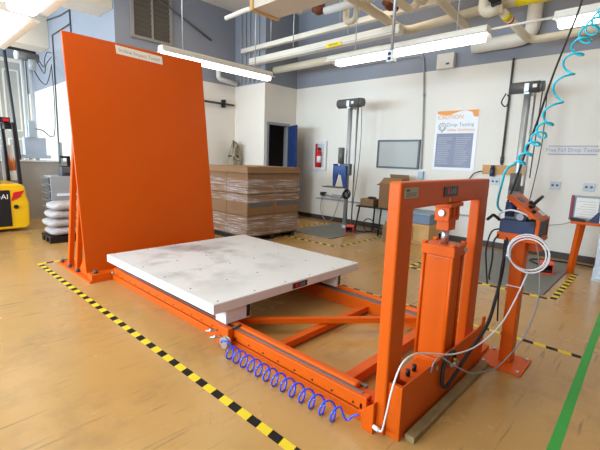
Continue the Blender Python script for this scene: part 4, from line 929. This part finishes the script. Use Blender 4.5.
obj('clamp', MB().box(1.03, 1.13, 4.93, 5.02, 2.72, 2.83), RUST, lj, bevel=0.006)
obj('lamp_conduit', MB().cyl((4.64, 1.02, 2.80), (4.64, 1.62, 2.80), 0.012, 8), BEIGEWHITE, label='pale conduit joining the two right-hand lights', cat='conduit')
# grey strut with switch box
ss = thing('drop_conduit', (4.3, 2.60, 2.56), 'grey vertical conduit with outlet box hanging before the long light', 'conduit')
obj('pipe', MB().cyl((4.3, 2.60, 2.66), (4.3, 2.60, 4.6), 0.020, 10), GALV, ss)
obj('outlet_box', MB().box(4.25, 4.35, 2.56, 2.64, 2.53, 2.66), GALV, ss, bevel=0.005)
sk = MB().cyl((4.25, 2.60, 2.62), (4.244, 2.60, 2.62), 0.02, 10).cyl((4.25, 2.60, 2.565), (4.244, 2.60, 2.565), 0.02, 10)
obj('socket', sk, BLACK, ss)
# big boxed duct overhead
dk = thing('air_duct', (3.65, 1.6, 3.2), 'boxed beige air duct crossing overhead at top centre', 'duct')
obj('case', MB().box(3.43, 3.87, -1.0, 4.16, 3.22, 3.70), BEIGEDUCT, dk, bevel=0.006)
obj('flange', MB().box(3.41, 3.89, 4.12, 4.18, 3.20, 3.72), WOOD, dk, bevel=0.004)
for y in (3.6, 1.0): obj('hanger', MB().cyl((3.42, y, 3.7), (3.42, y, 4.6), 0.01, 6).cyl((3.88, y, 3.7), (3.88, y, 4.6), 0.01, 6), GALV, dk)
# wall trunking and pipes along the right wall
def pipe(pts, r, m_, label, sm=0, cat='pipe', group='overhead pipes', n=14):
    p = smooth_path(pts, 6) if sm else [Vector(q) for q in pts]
    return obj('overhead_pipe', MB().tube(p, r, n), m_, label=label, cat=cat, group=group)
tr = thing('cable_trunking', (5.8, 4.4, 3.65), 'upper flat beige trunking along the right wall', 'trunking')
obj('channel', MB().box(5.76, 5.85, 1.4, 7.35, 3.65, 3.74), BEIGEWHITE, tr, bevel=0.004)
for y in (2.2, 4.6, 6.4): obj('hanger', MB().cyl((5.80, y, 3.74), (5.80, y, 4.6), 0.010, 6), GALV, tr)
tr = thing('cable_trunking', (5.8, 5.3, 3.34), 'lower wide beige trunking with yellow tag along the right wall', 'trunking')
obj('channel', MB().box(5.70, 5.86, 3.35, 7.0, 3.345, 3.485), BEIGEWHITE, tr, bevel=0.02)
obj('seam', MB().box(5.696, 5.70, 3.4, 7.0, 3.372, 3.378), GREYPL, tr)
obj('yellow_tag', MB().box(5.685, 5.698, 4.46, 4.80, 3.34, 3.405), YELLOWLAB, tr, label='yellow tag with dark print')
obj('tag_print', MB().box(5.682, 5.685, 4.52, 4.74, 3.366, 3.372).box(5.682, 5.685, 4.54, 4.72, 3.383, 3.389), INKBLACK, tr, kind='stuff')
for y in (4.3, 5.6): obj('hanger', MB().cyl((5.66, y, 3.485), (5.66, y, 4.6), 0.010, 6), GALV, tr)
pipe(bend([(6.12, 6.6, 3.26), (6.12, 3.95, 3.27)]), 0.075, BEIGE, 'beige lagged pipe below the trunking, above the left light')
pipe(bend([(4.4, 3.52, 3.60), (6.34, 3.62, 3.56), (6.34, 1.9, 3.66)], 0.2), 0.070, BEIGE, 'fat beige lagged pipe turning along the wall above long light')
pipe(bend([(4.7, 2.46, 3.75), (5.3, 2.53, 3.50), (6.5, 2.62, 3.48), (6.5, 2.62, 3.25)], 0.15), 0.058, BEIGE, 'beige lagged elbow crossing above the long light')
pipe(bend([(4.6, 3.16, 3.66), (5.4, 3.0, 3.50), (5.4, 2.86, 3.62), (5.4, 2.86, 4.6)], 0.10), 0.055, BEIGE, 'short beige elbow hanging right of the grey drop conduit')
pipe(bend([(4.6, 2.86, 3.62), (5.2, 2.70, 3.47), (5.2, 2.68, 3.62), (5.2, 2.68, 4.6)], 0.10), 0.048, BEIGE, 'beige elbow bent upward at top right of centre')
pipe(bend([(5.0, 4.27, 3.66), (5.0, 3.44, 3.63), (5.0, 2.4, 3.9)], 0.15), 0.055, WHITE_METAL, 'white pipe stub ending by the rusty valve')
pipe(bend([(5.12, 3.95, 4.6), (5.12, 3.95, 3.45), (5.12, 3.75, 3.45), (5.12, 3.75, 4.6)], 0.10), 0.046, BEIGE, 'U-shaped beige pipe loop below the ceiling')
pipe(bend([(5.4, 1.98, 4.6), (5.4, 1.98, 3.24), (5.4, 1.78, 3.27)], 0.1), 0.07, BEIGE, 'fat vertical beige pipe at top right')
pipe(bend([(5.55, 1.80, 3.26), (6.4, 1.68, 3.10), (6.4, -1.0, 3.14)], 0.15), 0.052, BEIGE, 'beige pipe bending down then along wall at upper right')
pipe(bend([(5.6, 1.90, 3.43), (5.6, -1.0, 3.35)]), 0.11, BEIGE, 'fat beige pipe with yellow warning band at top right')
lbw = MB().cyl((5.6, 1.66, 3.4234), (5.6, 1.28, 3.4129), 0.113, 20)
obj('warning_band', lbw, YELLOWLAB, label='yellow warning band wrapped around the fat beige pipe', cat='label')
pipe(bend([(6.775, 2.6, 3.24), (6.775, 1.75, 3.24), (6.775, 1.75, 4.63)], 0.2), 0.10, BEIGEWHITE, 'pale capped pipe end behind the long light')
for k, (p, q) in enumerate((((5.0, 4.50, 3.74), (5.0, 4.30, 3.68)), ((5.42, 3.46, 3.74), (5.45, 3.26, 3.60)), ((5.30, 1.86, 3.50), (5.30, 1.80, 3.28)))):
    v = thing('pipe_valve', p, ('rusty brown valve at the white pipe end', 'rusty valve behind the grey drop conduit', 'black valve hanging beside the fat vertical pipe')[k], 'valve')
    obj('body', MB().cyl(p, q, 0.06, 10).blob(((p[0]+q[0])/2, (p[1]+q[1])/2, (p[2]+q[2])/2), (0.085, 0.085, 0.085), 10, 8, 0.9), RUST if k < 2 else BLACK, v)
    obj('stem', MB().cyl(q, (q[0], q[1], 4.0), 0.018, 8), RUST if k < 2 else BLACK, v)
    obj('handwheel', MB().torus((q[0], q[1], 3.95), 0.07, 0.014, 'z', 16, 6), RUST if k < 2 else BLACK, v)
yl = thing('yellow_pipe_tag', (5.62, 1.79, 3.18), 'small yellow and red tag on the bent beige pipe at upper right', 'tag')
obj('yellow_wrap', MB().cyl((5.60, 1.793, 3.2506), (5.70, 1.779, 3.2318), 0.054, 16), YELLOWLAB, yl)
obj('red_wrap', MB().cyl((5.74, 1.773, 3.2242), (5.77, 1.769, 3.2186), 0.054, 16), RED, yl)
pr2 = MB()
for z in (-0.02, 0.0, 0.02): pr2.box(5.488, 5.4905, 1.34, 1.60, 3.4165+z-0.003, 3.4165+z+0.003)
obj('band_print', pr2, INKBLACK, bpy.data.objects['warning_band'], kind='stuff')
# conduits in the dark recess corner
for k, y in enumerate((6.85, 7.0, 7.15, 7.30, 7.45)):
    obj('riser_conduit', MB().cyl((5.86, y, 3.02), (5.86, y, 4.6), 0.016, 8), GREYPL, label='grey riser conduit in the dark corner above door, %s' % ('nearest the door', 'second from the door', 'third from the door', 'fourth from the door', 'farthest from the door')[k], cat='conduit', group='riser conduits')
obj('roof_conduit', MB().tube(bend([(5.2, 7.66, 3.85), (4.2, 7.66, 4.25), (3.3, 7.66, 4.5)]), 0.018, 8), GREYDK, label='dark conduit sloping across the grey recess wall', cat='conduit')
pipe(bend([(5.3, 7.55, 3.35), (5.3, 7.55, 3.06), (5.8, 7.55, 3.02)], 0.08), 0.05, WHITE_METAL, 'white elbow pipe at top of the recess corner')
pipe(bend([(4.3, 5.9, 3.7), (4.3, 5.2, 3.72), (4.7, 4.5, 3.62)], 0.2), 0.035, BEIGEWHITE, 'thin pale pipe curving toward the rusty valve')
